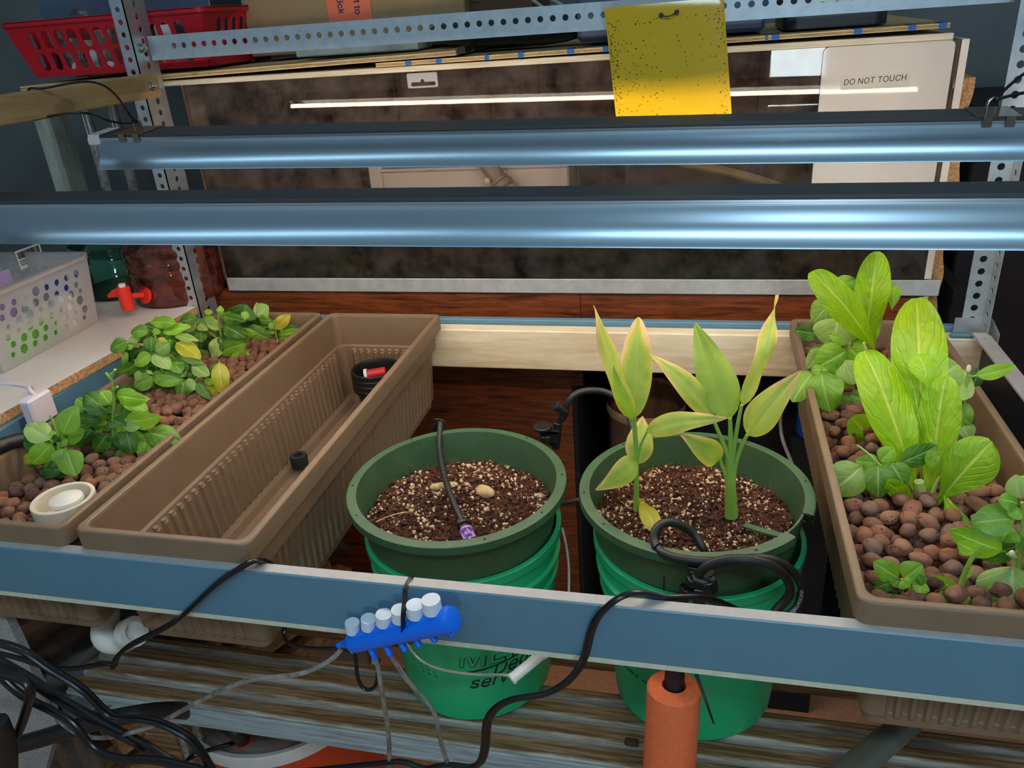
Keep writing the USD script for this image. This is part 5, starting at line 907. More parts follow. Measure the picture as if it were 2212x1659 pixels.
for pts, r, nm in (([(1028, 1645), (1022, 1450), (1018, 1210)], .0075, 'stem'), ([(1010, 1420), (985, 1340), (945, 1235)], .003, 'leaf_stalk'), ([(1012, 1230), (960, 1100), (900, 955)], .003, 'leaf_stalk'), ([(1018, 1230), (1022, 1080), (1018, 940)], .0034, 'leaf_stalk'), ([(1030, 1260), (1060, 1060), (1102, 845)], .0030, 'leaf_stalk'), ([(1040, 1420), (1065, 1240), (1140, 1062)], .0032, 'leaf_stalk')):
    p.stem([zt_(*q) for q in pts], r, 'stem_green', nm)
fy = at(1418, 1150, z=.826)[1]; ml, uv = leaf_mesh(at(1420, 1152, z=.824), at(1383, 1082, z=.826), 32 * .98 / FPX, 'lance', .2, .2, .3, seed=5); obj('fallen_leaf', ml, 'leaf_yellow', label='yellow leaf fallen on the soil in front of the thin turmeric plant', cat='leaf', uv=uv)

# ================================================================ counter at left and what stands on it
ZC = .880
e0, e1 = np.array([-.9755, .62]), np.array([-.9325, 1.235])
dr = (e1 - e0) / np.linalg.norm(e1 - e0); A0, A1 = e0 - dr * .2, e1 + dr * .012
t = thing('counter', 'white laminated counter board with a raw particleboard edge at left', 'counter', (-1.3, 1.0, .862))
cp = Polygon([A0, A1, (A1[0] - .05, 1.55), (-1.75, 1.55), (-1.75, .4)])
obj('board', extr(cp.buffer(-.0006), .0145, (0, 0, ZC - .0155)), 'particleboard', t, label='raw particleboard core'); obj('laminate', extr(cp, .001, (0, 0, ZC - .001)), 'counter_white', t, label='white laminate top')
nick = []; nrm2 = np.array([dr[1], -dr[0]])
for k in range(150):
    q = A0 + dr * (.006 * k); 
    if q[1] < A1[1]: nick.append(bx(q[0] - .004, q[0] - .0018, q[1], q[1] + .003, ZC - .0002, ZC + .0002))
obj('stitched_line', nick, 'paper_white', t, kind='stuff', label='fine dotted line along the counter edge')
for x in (-1.7, -1.02): obj('leg', bx(x, x + .03, 1.45, 1.48, 0, .8645), 'slate_paint', t)
def frosted():
    t = thing('storage_basket', 'frosted white plastic basket with round holes on the counter', 'basket', (-1.2, 1.05, ZC)); R_ = random.Random(4)
    def dots(L, H):
        out = []; rows = [(.16, .46), (.0, .0)]; nx = max(3, int(L / .0265)); nz = 6
        for i in range(nx):
            for j in range(nz):
                r = R_.choice([.0045, .0058, .0072, .0082]); out.append(Point(.016 + (L - .032) * (i + .5) / nx + (.004 if j % 2 else -.002), H * (.10 + .74 * (j + .5) / nz) + R_.uniform(-.002, .002)).buffer(r, quad_segs=6))
        return out
    loft_basket(t, -1.335, -1.078, .938, 1.160, ZC + .0006, ZC + .128, .010, 'frosted_bin', [dots, dots, dots, dots], th=.0016, rim=.007)
frosted()
b0 = at(45, 640, x=-1.20)
t = thing('barcode_case', 'clear upright plastic case with a bar code label standing in the frosted basket', 'case', (-1.22, 1.03, ZC + .003))
obj('case_wall', [bx(-1.262, -1.200, 1.020, 1.021, ZC + .003, ZC + .20), bx(-1.262, -1.200, 1.10, 1.101, ZC + .003, ZC + .20), bx(-1.201, -1.200, 1.021, 1.1, ZC + .003, ZC + .20), bx(-1.262, -1.261, 1.021, 1.1, ZC + .003, ZC + .20)], 'frosted_bin', t)
la, lb2 = at(38, 560, x=-1.1985), at(90, 540, x=-1.1985); ly0, ly1 = la[1], lb2[1]; lz = at(65, 568, x=-1.1985)[2]
bl = obj('bar_code_label', bx(-1.1999, -1.1990, ly0, ly1, lz - .006, lz + .028), 'paper_white', t, label='white bar code label'); bars = []; y = ly0 + .003; RR = random.Random(9)
while y < ly1 - .004: w = RR.choice([.0007, .0012, .0018]); bars.append(bx(-1.1991, -1.1986, y, y + w, lz + .013, lz + .025)); y += w + RR.choice([.0007, .0012])
bars += [bx(-1.1991, -1.1986, ly0 + .003, ly1 - .004 - .008 * k, lz + .008 - .0035 * k, lz + .0092 - .0035 * k) for k in range(3)]; obj('bar_code', bars, 'ink_black', bl)
t = thing('green_label_box', 'white carton with a green side lying in the frosted basket', 'box', (-1.09, 1.0, ZC + .003))
ya, yb_ = at(45, 720, x=-1.085)[1], at(150, 690, x=-1.085)[1]
obj('carton', bx(-1.125, -1.0865, .955, yb_ , ZC + .003, ZC + .058, .002), 'paper_white', t); obj('green_side', bx(-1.0866, -1.0858, .958, yb_ - .030, ZC + .006, ZC + .044), 'green_label', t, label='bright green printed side'); obj('flag_print', [bx(-1.0864, -1.0856, yb_ - .022, yb_ - .010, ZC + .045 - .0016 * k, ZC + .0458 - .0016 * k) for k in range(5)], 'red_plastic', t); obj('flag_corner', bx(-1.0862, -1.0855, yb_ - .022, yb_ - .017, ZC + .0418, ZC + .0456), 'navy_print', t); obj('print_lines', [bx(-1.0862, -1.0856, .960, yb_ - .034, ZC + .010 + .004 * k, ZC + .0108 + .004 * k) for k in range(8)], 'leaf_basil', t)
o = (-1.10, 1.118, ZC + .004); t = thing('white_bottle', 'white bottle with a blue cap in the frosted basket', 'bottle', o)
obj('body', lathe([(0, 0), (.018, 0), (.019, .002), (.019, .062), (.012, .070), (0, .070)], o, n=28), 'pvc_white', t); obj('cap', lathe([(0, .070), (.0185, .070), (.0185, .098), (.017, .10), (0, .10)], o, n=28), 'blue_dark', t)
for k, (oo, r, h, mt, lb_) in enumerate((((-1.16, 1.02, ZC + .003), .022, .09, 'teal_jug', 'green tinted bottle in the frosted basket'), ((-1.15, 1.09, ZC + .003), .016, .08, 'pvc_white', 'white tube shaped bottle in the middle of the frosted basket'), ((-1.30, .99, ZC + .003), .02, .12, 'amber_brown', 'amber bottle at the left in the frosted basket'))):
    tt = thing('small_bottle', lb_, 'bottle', oo); obj('body', lathe([(0, 0), (r * .95, 0), (r, .002), (r, h * .72), (r * .45, h * .86), (r * .45, h), (0, h)], oo, n=28), mt, tt)
q = at(8, 610, x=-1.13); obj('lilac_card', bx(-1.131, -1.128, q[1] - .045, q[1] + .018, ZC + .004, q[2] + .018, .001), 'lilac_plastic', label='lilac edged card standing at the left in the frosted basket', cat='card')
def jug(name, label, c, r, mat, h=.125):
    tt = thing(name, label, 'jug', (c[0], c[1], ZC)); z = ZC + .0004; p = [(.02, z + .004), (r * .86, z), (r * .97, z + .004), (r, z + .012), (r, z + .040), (r * 1.015, z + .043), (r * 1.015, z + .050), (r, z + .053)]
    for k in range(1, 3): zz = z + .053 + .020 * k; p += [(r, zz - .008), (r * .975, zz - .004), (r * .975, zz), (r, zz + .004)]
    p += [(r, z + h * .84), (r * .85, z + h * .94), (r * .35, z + h), (r * .33, z + h + .02)]
    obj('jug_wall', lathe(p, (c[0], c[1], 0), n=64), mat, tt, smooth=40); obj('jug_base', lathe([(0, z + .004), (r * .86, z + .001), (r * .96, z + .006), (r * .90, z + .010), (0, z + .008)], (c[0], c[1], 0), n=64), mat, tt)
    obj('cap', lathe([(0, z + h + .0205), (r * .40, z + h + .0205), (r * .40, z + h + .036), (0, z + h + .036)], (c[0], c[1], 0), n=32), 'blue_dark' if 'teal' in name else 'spigot_red', tt); return tt
jug('teal_jug', 'teal tinted clear water jug on the counter behind the frosted basket', (-1.155, 1.345), .083, 'teal_jug')
tj = jug('pink_jug', 'pink tinted clear water jug with a red spigot on the counter behind the left post', (-1.003, 1.312), .086, 'pink_jug')
w0_, n0_, l0_ = at(312, 637, y=1.225), at(270, 640, y=1.190), at(235, 650, y=1.18)
dsp = n0_ - w0_; sp = obj('spigot', [cyl(w0_ + dsp * .05, n0_, .0052), lathe([(.004, -.004), (.0155, -.004), (.0165, -.002), (.0165, .002), (.004, .002), (.004, -.004)], w0_ - dsp * .02, dsp, 28), cyl(w0_ - dsp * .1 , w0_ - dsp * .5, .011, 6), cyl(n0_ + [0, 0, .018], n0_ + [0, 0, -.026], .0125, 24, .0115), sweep(np.array([n0_ + [-.006, 0, .008], n0_ + [-.020, -.002, .006], n0_ + [-.034, -.003, .000]]), np.array([(-.009, -.002), (.009, -.002), (.009, .002), (-.009, .002)]), up=(0, 0, 1.), scale=[1, .75, .3])], 'spigot_red', tj, label='bright red spigot'); obj('spigot_button', cyl(n0_ + [0, 0, .018], n0_ + [0, 0, .024], .0065), 'pvc_white', sp)
ch0 = at(90, 880, x=-.925); t = thing('usb_charger', 'white square charger block hanging from its cord over the counter edge', 'charger', ch0)
cy = ch0[1]; obj('block', bx(-.938, -.918, cy - .024, cy + .020, ch0[2] - .022, ch0[2] + .022, .0035), 'charger_white', t)
obj('cord', tube([at(-30, 826, z=ZC + .002), at(20, 829, z=ZC + .002), at(50, 832, z=ZC + .003), at(68, 838, z=ZC + .004), (-.935, cy, ch0[2] + .030), (-.928, cy, ch0[2] + .020)], .0026), 'charger_white', t)

# ================================================================ drip lines
t = thing('drip_line', 'black drip tube with a purple emitter clipped over the rim of the left pot', 'tube', at(950, 920, z=ZP))
hs_ = [at(938, 945, y=.905), at(944, 918, y=.898), at(951, 912, y=.893), at(950, 935, y=.880), at(952, 985, y=.835), at(962, 1035, y=.785), at(980, 1085, y=.738), at(1000, 1130, y=.705)]
obj('hose', tube(hs_, .0040, 12), 'black_rubber', t); e_ = (hs_[-1] - hs_[-2]); e_ /= np.linalg.norm(e_); q0 = hs_[-1]
obj('connector', [cyl(q0 - e_ * .004, q0 + e_ * .012, .0066, 6), cyl(q0 + e_ * .002, q0 + e_ * .006, .0080, 20)], 'black_plastic', t)
obj('emitter', [cyl(q0 + e_ * .0125, q0 + e_ * .016, .0078, 20), cyl(q0 + e_ * .016, q0 + e_ * .024, .0048, 12), cyl(q0 + e_ * .024, q0 + e_ * .034, .0020, 8)] + [place(bx(-.0005, .0005, .0, .0070, .013, .026), q0, *frame(e_)).apply_transform(trimesh.transformations.rotation_matrix(a, e_, q0)) for a in (0, PI / 2, PI, 3 * PI / 2)], 'purple_plastic', t, label='small purple spray emitter')
cq = at(948, 915, y=.893); obj('rim_clip', [tube([cq + [-.008, .0, -.007], cq + [-.008, 0, .004], cq + [0, -.001, .0075], cq + [.008, 0, .004], cq + [.008, 0, -.006]], .0012)], 'black_plastic', t)
t = thing('drip_valve', 'black drip valve with a hose arching over to the right pot', 'valve', at(1190, 930, y=.98))
v0, v1 = at(1175, 922, y=.97), at(1210, 910, y=.985); yv = .98
obj('cap_lever', [lathe([(0, 0), (.0125, 0), (.0135, .001), (.0135, .004), (.0125, .005), (0, .005)], at(1172, 926, y=.965), (0, 0, 1), 28), bx(*(lambda a, b: (a[0], b[0], .962, .974, a[2] - .0095, a[2] - .0055))(at(1172, 920, y=.968), at(1208, 918, y=.968)))], 'black_plastic', t)
obj('valve_body', [cyl(at(1180, 938, y=.968), at(1182, 952, y=.968), .010), bx(*(lambda a, b: (a[0], b[0], .962, .980, min(a[2], b[2]), max(a[2], b[2])))(at(1170, 950, y=.97), at(1206, 928, y=.97))), cyl(at(1206, 912, y=.975), at(1200, 968, y=.975), .0060), cyl(at(1175, 948, y=.972), at(1200, 966, y=.972), .0028)], 'black_plastic', t)
obj('barb', [cyl(at(1208, 913, y=.975), at(1219, 890, y=.975), .0048), cyl(at(1212, 905, y=.975), at(1222, 884, y=.975), .0062, 6), cyl(at(1201, 878, y=.968), at(1224, 889, y=.975), .0058), cyl(at(1197, 876, y=.967), at(1203, 879, y=.969), .0072)], 'black_plastic', t)
obj('hose', tube([at(1222, 884, y=.975), at(1232, 862, y=.975), at(1250, 848, y=.98), at(1278, 843, y=.985), at(1306, 846, y=.99), at(1332, 858, y=.985), at(1350, 875, y=.97), at(1362, 905, y=.95), at(1366, 945, y=.935)], .0047, 12), 'black_rubber', t)
hb = np.array([at(1330, 853, y=.979), at(1338, 860, y=.975)]); 
obj('black_line', tube([at(1195, 1085, y=.92), at(1222, 1086, y=.92), at(1250, 1080, y=.92), at(1290, 1072, y=.93)], .0036), 'black_rubber', label='black drip line running between the two green pots', cat='tube')
t = thing('drip_loop', 'black looped drip hose with a valve in front of the right green pot', 'tube', at(1500, 1240, y=.655))
L1 = [at(1530, 1205, y=.694), at(1516, 1180, y=.698), at(1502, 1158, y=.705), at(1478, 1138, y=.705), at(1448, 1128, y=.700), at(1424, 1136, y=.690), at(1412, 1158, y=.680), at(1420, 1182, y=.668), at(1440, 1199, y=.656), at(1480, 1209, y=.650), at(1530, 1213, y=.648), at(1580, 1211, y=.648), at(1640, 1206, y=.650), at(1685, 1216, y=.655), at(1716, 1238, y=.660), at(1732, 1270, y=.663), at(1728, 1302, y=.660), at(1704, 1330, y=.650)]
L1[0] = at(1530, 1205, z=.812)
obj('hose', tube(L1, .0046, 12), 'black_rubber', t); fr = smoothline(L1)
L2 = [at(1508, 1246, y=.640), at(1520, 1228, y=.640), at(1545, 1214, y=.640), at(1590, 1207, y=.638), at(1640, 1212, y=.640), at(1680, 1230, y=.645), at(1702, 1255, y=.650), at(1706, 1282, y=.652), at(1690, 1304, y=.650), at(1672, 1325, y=.645)]
obj('hose', tube(L2, .0046, 12), 'black_rubber', t)
hp = [at(1708, 1328 - 0, y=.650)]
def along_text(s, h, pts, mat, par, off):
    pts = smoothline(pts, 300); cum = np.r_[0, np.cumsum(np.linalg.norm(np.diff(pts, axis=0), axis=1))]; u = .001; out = []
    for ch in s:
        w = h * .72
        if ch != ' ':
            i = min(np.searchsorted(cum, u), len(pts) - 2); d = pts[i + 1] - pts[i]; d /= np.linalg.norm(d); nv = CAM - pts[i]; nv -= d * (d @ nv); nv /= np.linalg.norm(nv); yv_ = np.cross(nv, d); out.append(text(ch, h, pts[i] + nv * off - yv_ * h * .5, d, yv_, .0002, True))
        u += w
    obj('lettering', out, mat, par)
along_text('MISTER LANDSCAPER', .0030, [at(1698, 1332, y=.648), at(1712, 1322, y=.654), at(1726, 1302, y=.659), at(1731, 1270, y=.662)], 'board_grey', t, .0049)
obj('rim_clip', [lathe([(.0046, -.002), (.0060, -.002), (.0060, .002), (.0046, .002)], L1[7], L1[8] - L1[7], 20), tube([at(1412, 1180, y=.672), at(1408, 1172, y=.674), at(1416, 1166, y=.675)], .0012)], 'black_plastic', t)
V = lambda px, py, y=.640: at(px, py, y=y)
obj('valve_body', [cyl(V(1507, 1246), V(1490, 1264), .0056), cyl(V(1493, 1262), V(1500, 1250), .0072, 8), cyl(V(1484, 1270), V(1472, 1302), .0062), lathe([(.0064, 0), (.0070, 0), (.0070, .002), (.0064, .002), (.0064, 0)], V(1483, 1270), V(1472, 1300) - V(1483, 1270), 20), cyl(V(1494, 1252), V(1530, 1262), .0078), cyl(V(1528, 1251), V(1534, 1276), .0085, 10), bx(V(1497, 0)[0] if False else V(1498, 1275)[0], V(1524, 1275)[0], .634, .650, V(1500, 1300)[2], V(1500, 1266)[2], .001), cyl(V(1515, 1232, .652), V(1505, 1262, .652), .0100, 20), cyl(V(1515, 1228, .652), V(1514, 1236, .652), .0135, 24)], 'black_plastic', t)

# ================================================================ front: air manifold, zip tie, cords
YM = .548
t = thing('air_manifold', 'bright blue air manifold with white knobs strapped to the front rail', 'manifold', at(860, 1370, y=.55))
m0, m1 = at(752, 1389, y=.556), at(980, 1336, y=.538); md = m1 - m0; mL = np.linalg.norm(md); md /= mL
obj('manifold_body', lathe([(0, -.006), (.0035, -.006), (.0042, -.0055), (.0052, .001), (.0098, .006), (.0112, .010), (.0118, mL * .5), (.0128, mL - .013), (.0130, mL - .006), (.0118, mL - .001), (.0085, mL), (0, mL)], m0, md, 36), 'blue_plastic', t, smooth=40)
obj('hose_barb', lathe([(0, -.016), (.0024, -.016), (.0034, -.011), (.0030, -.0105), (.0036, -.006), (0, -.006)], m0, md, 20), 'blue_plastic', t)
kn = [(761, 1346), (796, 1336), (829, 1330), (864, 1324), (897, 1309), (931, 1299)]; bb = [(812, 1425, 797, 1394), (845, 1417, 829, 1388), (877, 1407, 861, 1380), (908, 1398, 893, 1372), (942, 1386, 925, 1364), (979, 1376, 960, 1356)]
for k, (px, py) in enumerate(kn):
    f = (.06 + .155 * k) ; ax = m0 + md * mL * f; u = at(px, py, y=ax[1] - .001) - ax; u /= np.linalg.norm(u); s = .92 + .04 * k
    stem = obj('valve_stem', cyl(ax + u * .008, ax + u * .0165, .0042 * s), 'blue_plastic', t); prof = []
    obj('knob', place(extr(Polygon([((.0078 + .0003 * (j % 2)) * s * math.cos(j * PI / 24), (.0078 + .0003 * (j % 2)) * s * math.sin(j * PI / 24)) for j in range(48)]), .0125 * s, (0, 0, .0150)), ax, *frame(u)), 'knob_white', stem, label='ribbed white knob')
for k, (tx, ty, sx, sy) in enumerate(bb):
    a = at(sx, sy, y=.547 - .001 * k); b = at(tx, ty, y=.547 - .001 * k); d = b - a; L = np.linalg.norm(d)
    obj('outlet_barb', lathe([(.0032, -.004), (.0034, L * .25), (.0027, L * .3), (.0035, L * .55), (.0028, L * .58), (.0035, L * .80), (.0022, L), (0, L)], a, d, 18), 'blue_plastic', t)
zz = lambda px, py, y: at(px, py, y=y); mid = m0 + md * mL * .53
zp = [zz(888, 1246, YF + .0142), zz(889, 1248, YF + .012) + [0, 0, .001], zz(877, 1268, YF - .0012), zz(875, 1290, .552), zz(872, 1320, .5345), zz(871, 1350, .5335), zz(873, 1372, .540), zz(882, 1384, .548), zz(892, 1388, .556)]
obj('zip_tie', sweep(smoothline(zp, 60), np.array([(-.0007, -.0024), (.0007, -.0024), (.0007, .0024), (-.0007, .0024)])[:, [0, 1]], up=(0, -1, .2)), 'cord_black', label='black zip tie looped over the front rail around the blue manifold', cat='zip tie')
def cord(label, pts, r=.0021, twin_=True, mat='cord_black', name='power_cord', cat='cord'):
    q = [at(p[0], p[1], y=p[2]) for p in pts]; return obj(name, twin(q, r) if twin_ else tube(q, r, 10), mat, label=label, cat=cat)
yr = YF - .0035
cord('black twin cord draped over the front rail beside the empty planter', [(640, 1290, .70), (600, 1240, .62), (578, 1217, .592), (560, 1211, .576), (543, 1213, .566), (520, 1226, yr), (480, 1252, yr), (430, 1296, yr), (385, 1337, yr), (340, 1364, yr), (300, 1384, yr), (270, 1402, yr), (250, 1425, .563), (247, 1440, .562)], .0027)
cord('black cord running from the draped twin cord to the left edge under the rail', [(247, 1438, .563), (225, 1434, .56), (190, 1440, .56), (140, 1445, .56), (95, 1440, .56), (50, 1425, .56), (0, 1412, .56), (-60, 1402, .56)], .0030, False)
cord('long black twin cord from the right pot over the rail to the bottom edge', [(1600, 1322, .64), (1560, 1305, .62), (1500, 1290, .60), (1435, 1291, .585), (1395, 1283, .578), (1352, 1285, .568), (1318, 1305, yr), (1290, 1335, yr), (1274, 1375, yr), (1265, 1412, yr), (1248, 1447, .555), (1215, 1480, .55), (1170, 1500, .545), (1115, 1509, .54), (1075, 1527, .54), (1054, 1556, .54), (1049, 1600, .54), (1036, 1648, .54), (1010, 1656, .54), (960, 1652, .54), (915, 1660, .54), (880, 1648, .54), (830, 1648, .54), (760, 1655, .54), (690, 1662, .54), (600, 1668, .54)], .0027)
cord('black cord with a small loop hanging behind the blue manifold', [(616, 1350, .62), (614, 1372, .61), (622, 1388, .60), (645, 1397, .595), (700, 1401, .59), (745, 1402, .59), (764, 1412, .59), (770, 1440, .59), (774, 1468, .59), (786, 1487, .59), (800, 1490, .59), (812, 1478, .59), (816, 1450, .59), (818, 1425, .59)], .0022, False)
cord('clear airline tube from the left tip of the manifold sweeping down to the left', [(737, 1402, .556), (716, 1424, .55), (680, 1444, .545), (630, 1459, .54), (570, 1464, .535), (510, 1478, .53), (450, 1505, .525), (390, 1537, .52), (330, 1568, .515), (270, 1586, .51), (215, 1594, .51), (170, 1585, .51), (135, 1562, .51), (112, 1532, .51), (95, 1500, .51), (70, 1475, .515), (40, 1460, .52)], .0026, False, 'clear_tube', 'airline_tube', 'tube')
cord('clear airline tube hanging from the leftmost outlet of the manifold', [(812, 1424, .546), (818, 1450, .545), (826, 1500, .54), (836, 1560, .54), (841, 1610, .54), (840, 1680, .54)], .0024, False, 'clear_tube', 'airline_tube', 'tube')
cord('clear airline tube curving from the second outlet of the manifold', [(845, 1416, .546), (860, 1440, .545), (885, 1475, .54), (915, 1508, .54), (938, 1540, .54), (948, 1580, .54), (956, 1615, .54), (975, 1670, .54)], .0024, False, 'clear_tube', 'airline_tube', 'tube')
cord('upper black cord of the tangle at lower left, brown where the light hits it', [(-30, 1385, .50), (30, 1398, .50), (70, 1418, .50), (110, 1446, .50), (150, 1470, .50), (185, 1495, .50), (210, 1520, .50), (240, 1545, .50), (290, 1552, .50), (340, 1560, .50), (385, 1580, .50), (415, 1600, .50), (440, 1632, .50), (470, 1680, .50)], .0026)
cord('middle thick black cord of the tangle at lower left', [(-20, 1418, .51), (15, 1440, .51), (60, 1466, .51), (110, 1498, .51), (160, 1528, .51), (210, 1558, .51), (250, 1580, .51), (300, 1605, .51), (350, 1635, .51), (400, 1662, .51)], .0037)
cord('lower black cord of the tangle, sagging to the bottom edge', [(-20, 1440, .49), (10, 1470, .49), (45, 1500, .49), (90, 1525, .49), (130, 1545, .49), (165, 1572, .49), (190, 1605, .49), (225, 1630, .49), (270, 1640, .49), (320, 1641, .49), (380, 1650, .49), (450, 1668, .49)], .0027)
cord('dark cord dropping across the grey board at the left edge', [(-10, 1455, .47), (30, 1462, .47), (62, 1480, .47), (58, 1530, .47), (40, 1580, .47), (15, 1612, .47), (-20, 1640, .47)], .0050, False)
obj('dark_hose_end', tube([at(-10, 1560, y=.45), at(8, 1610, y=.45), at(10, 1680, y=.45)], .012, 14), 'black_rubber', label='dark hose at the very lower left corner', cat='hose')

# ---------------------------------------------------------------- orange foam and its bracket
t = thing('foam_tube', 'orange foam tube sleeve hanging on a dark bracket below the front rail', 'foam tube', at(1450, 1580, y=.53))
f0, f1 = at(1456, 1483, y=.602), at(1441, 1730, y=.585); fd = (f1 - f0) / np.linalg.norm(f1 - f0); RF_ = 57.5 * zdepth(at(1450, 1570, y=.595)) / FPX
obj('sleeve', lathe([(RF_ * .45, 0), (RF_ * .44, -.002), (RF_ * .9, -.0008), (RF_ * .985, .002), (RF_, .13), (RF_ * .44, .13), (RF_ * .45, 0)], f0, fd, 48), 'orange_foam', t)
obj('core', [cyl(f0 - fd * .055, f0 + fd * .125, RF_ * .36, 6), place(bx(-.0005, .0022, -RF_ * .43, -RF_ * .36, -.05, .09), f0, *frame(fd))], 'dark_cabinet', t, label='dark angled bracket inside the foam')
obj('tie_tail', sweep(np.array([at(1498, 1440, y=.598), at(1520, 1500, y=.585), at(1532, 1535, y=.58), at(1542, 1564, y=.578)]), np.array([(-.0004, -.0016), (.0004, -.0016), (.0004, .0016), (-.0004, .0016)]), scale=[1.2, 1, .8, .5]), 'cord_black', label='thin black zip tie tail pointing down beside the orange foam tube', cat='zip tie')
# ---------------------------------------------------------------- white drain elbow under the left planter
t = thing('drain_elbow', 'white plastic drain elbow between the two left planters under the rail', 'pipe fitting', at(250, 1370, y=.63))
q0, q1, q2 = at(228, 1345, y=.66), at(232, 1388, y=.645), at(286, 1366, y=.64)
obj('elbow', [tube([q0 + [0, 0, .05], q0, q1 + [0, 0, .01], (q1 * .75 + q2 * .25) + [0, 0, -.002], q2], .0165, 20), lathe([(.0125, 0), (.0195, 0), (.0195, .014), (.0125, .014), (.0125, 0)], q2 - (q2 - q1) * .15, q2 - q1, 28)], 'pvc_white', t)

# ================================================================ below the bench at left
obj('grey_plank', bx(-1.02, -1.0, .40, .62, 0, .60) if False else extr(Polygon([at(-60, 1330, y=.62)[[0, 2]], at(14, 1338, y=.62)[[0, 2]], at(125, 1570, y=.62)[[0, 2]], at(90, 1690, y=.62)[[0, 2]], at(-60, 1690, y=.62)[[0, 2]]]), .012, (0, .632, 0), (1, 0, 0), (0, 0, 1)), 'grey_plank', label='pale grey wood grained panel leaning at the lower left edge', cat='panel')
t = thing('red_bucket', 'orange red bucket with a frosted lid under the bench', 'bucket', (-.665, .83, .1)); BL = (-.640, .835); ZL = .395
obj('pail', lathe([(0, .06), (.128, .06), (.131, .064), (.147, ZL - .03), (.151, ZL - .028), (.151, ZL - .006), (.146, ZL - .004), (.144, ZL - .03), (.127, .066), (0, .066)], (BL[0], BL[1], 0), n=72), 'red_bucket', t)
ld = obj('lid', lathe([(0, ZL - .001), (.118, ZL), (.122, ZL + .004), (.135, ZL + .004), (.140, ZL - .0035), (.146, ZL - .0035)], (BL[0], BL[1], 0), n=72), 'frosted_lid', t, label='frosted translucent lid'); obj('lid_rim', lathe([(.146, ZL - .003), (.1465, ZL + .006), (.1535, ZL + .007), (.1555, ZL + .002), (.1545, ZL - .016), (.1520, ZL - .016), (.1520, ZL - .003), (.146, ZL - .003)], (BL[0], BL[1], 0), n=72), 'lid_white', ld)
obj('plinth', bx(BL[0] - .09, BL[0] + .09, BL[1] - .09, BL[1] + .09, 0, .0599), 'cardboard_dark', label='low carton under the orange red bucket', cat='box')
hq = at(525, 1600, z=ZL + .004)
t = thing('bucket_hose', 'thick black hose plunging into the hole of the frosted lid', 'hose', hq); obj('hose', tube([hq + [.004, .004, -.03], hq, at(505, 1576, y=hq[1] - .02), at(470, 1554, y=.725), at(425, 1540, y=.67), at(365, 1534, y=.615), at(290, 1543, y=.58), at(200, 1562, y=.56), at(100, 1592, y=.55), at(0, 1618, y=.54), at(-60, 1630, y=.53)], .0108, 16), 'black_rubber', t); obj('grommet', lathe([(.0105, -.001), (.0145, -.001), (.0150, .002), (.0105, .003)], hq, (.1, .1, 1), 24), 'red_bucket', t)
obj('thin_cord', tube([hq + [-.012, -.008, .002], at(480, 1612, y=hq[1] - .03), at(430, 1628, y=.68), at(395, 1648, y=.66), at(370, 1680, y=.65)], .0034), 'cord_black', label='black cord leaving the frosted lid beside the thick hose', cat='cord')
obj('thin_cord', tube([at(310, 1552, y=.60), at(340, 1530, y=.64), at(370, 1518, y=.68), at(400, 1512, y=.72)], .0030), 'cord_black', label='short black cord above the thick hose near the bench front', cat='cord')
t = thing('wood_bundle', 'bundle of split kindling wrapped in printed clear film at lower left', 'firewood', (-.86, .80, .2)); RW = random.Random(21)
k = 0
for j in range(5):
    for i in range(6):
        x = -1.0 + .055 * i + (.02 if j % 2 else 0); z = .15 + .072 * j; w, h = RW.uniform(.040, .053), RW.uniform(.05, .068)
        lg = extr(Polygon([(0, 0), (w, .004), (w * .9, h), (w * .15, h * .85)]), .42, (x, .68 + RW.uniform(-.02, .02) + .42, z), (1, 0, 0), (0, 0, 1)); 
        lg.apply_transform(trimesh.transformations.rotation_matrix(math.radians(-28), [0, 0, 1], [-.86, .85, 0])); obj('kindling', lg, 'firewood', t)
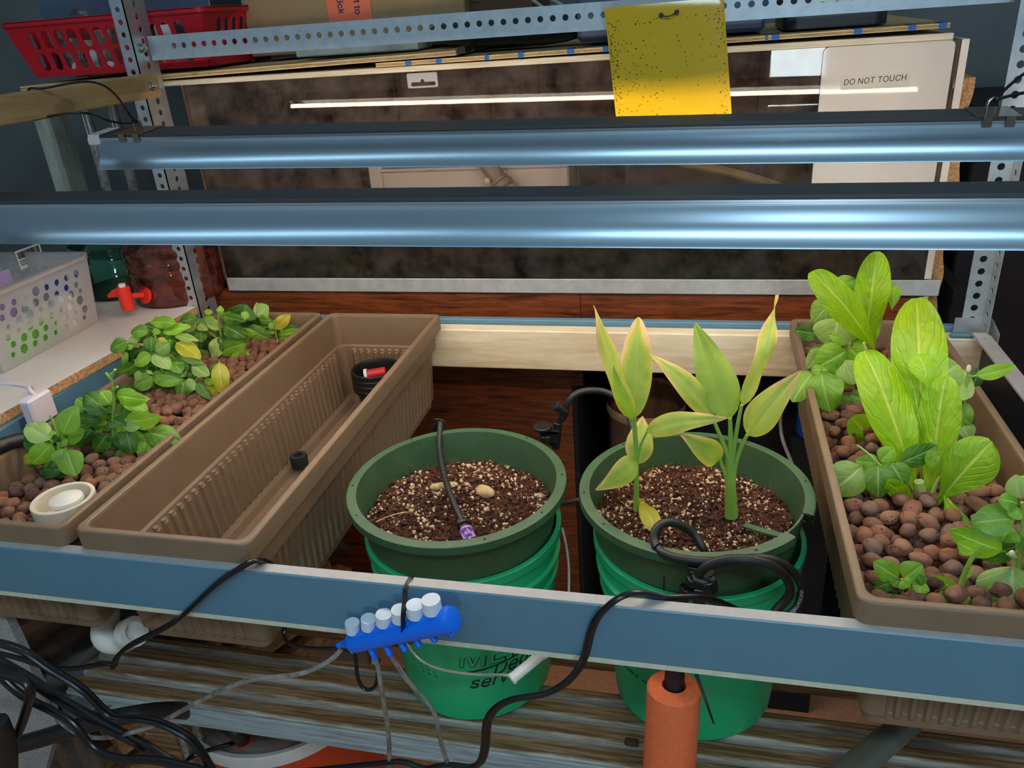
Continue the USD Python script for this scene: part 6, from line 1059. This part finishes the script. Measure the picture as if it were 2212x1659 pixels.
fm = np.array([[np.array([-1.03 + .36 * u, .664, .10 + .44 * v]) + np.array([0, -.006 * math.sin(9 * u + 3 * v) - .004 * math.sin(23 * u), 0]) for u in np.linspace(0, 1, 40)] for v in np.linspace(0, 1, 20)]); tp = np.array([[np.array([-1.03 + .36 * u, .664 + .46 * v, .54]) + np.array([0, 0, .005 * math.sin(11 * u + 4 * v) + .004 * math.sin(31 * u)]) for u in np.linspace(0, 1, 40)] for v in np.linspace(0, 1, 14)])
RZ = trimesh.transformations.rotation_matrix(math.radians(-28), [0, 0, 1], [-.86, .85, 0]); fa, fb_ = grid(fm, .0003), grid(tp, .0003); fa.apply_transform(RZ); fb_.apply_transform(RZ); fl = obj('clear_film', [fa, fb_], 'clear_film', t, label='crinkled clear plastic film')
fx = np.array([at(150, 1402, y=.66), at(45, 1470, y=.64)]); dxx = fx[1] - fx[0]; dxx /= np.linalg.norm(dxx); nv = CAM - fx[0]; nv -= dxx * (dxx @ nv); nv /= np.linalg.norm(nv); obj('film_print', text('SIOUX CITY', .0100, fx[0] + np.array([0, 0, .0]), dxx, np.cross(nv, dxx), .0002), 'ink_black', fl)
t = thing('lumber_offcuts', 'pale lumber offcuts stacked under the bench at lower left', 'lumber', (-.75, .62, .0))
for k, (x, y, z, L, a) in enumerate(((-.92, .56, .0, .42, 8), (-.93, .62, .041, .40, 14), (-.95, .55, .0825, .38, 4), (-.97, .60, .124, .36, 20))):
    obj('offcut', rotz(bx(x, x + L, y, y + .09, z, z + .04, .002), a, [x, y, 0]), 'pine_beam', t)
obj('brown_carton', rotz(bx(-.90, -.70, .55, .66, .166, .30, .003), 12, [-.8, .6, 0]), 'cardboard', label='brown carton on the lumber offcuts under the tangled cords', cat='box')
# right side under the bench rail
s0, s1 = at(1948, 1572, y=.71), at(1830, 1672, y=.60); sd = s1 - s0; obj('steel_pipe', cyl(s0 - sd * .5, s1 + sd * .6, .0145, 24), 'pipe_grey', label='grey steel pipe slanting down below the right planter', cat='pipe')
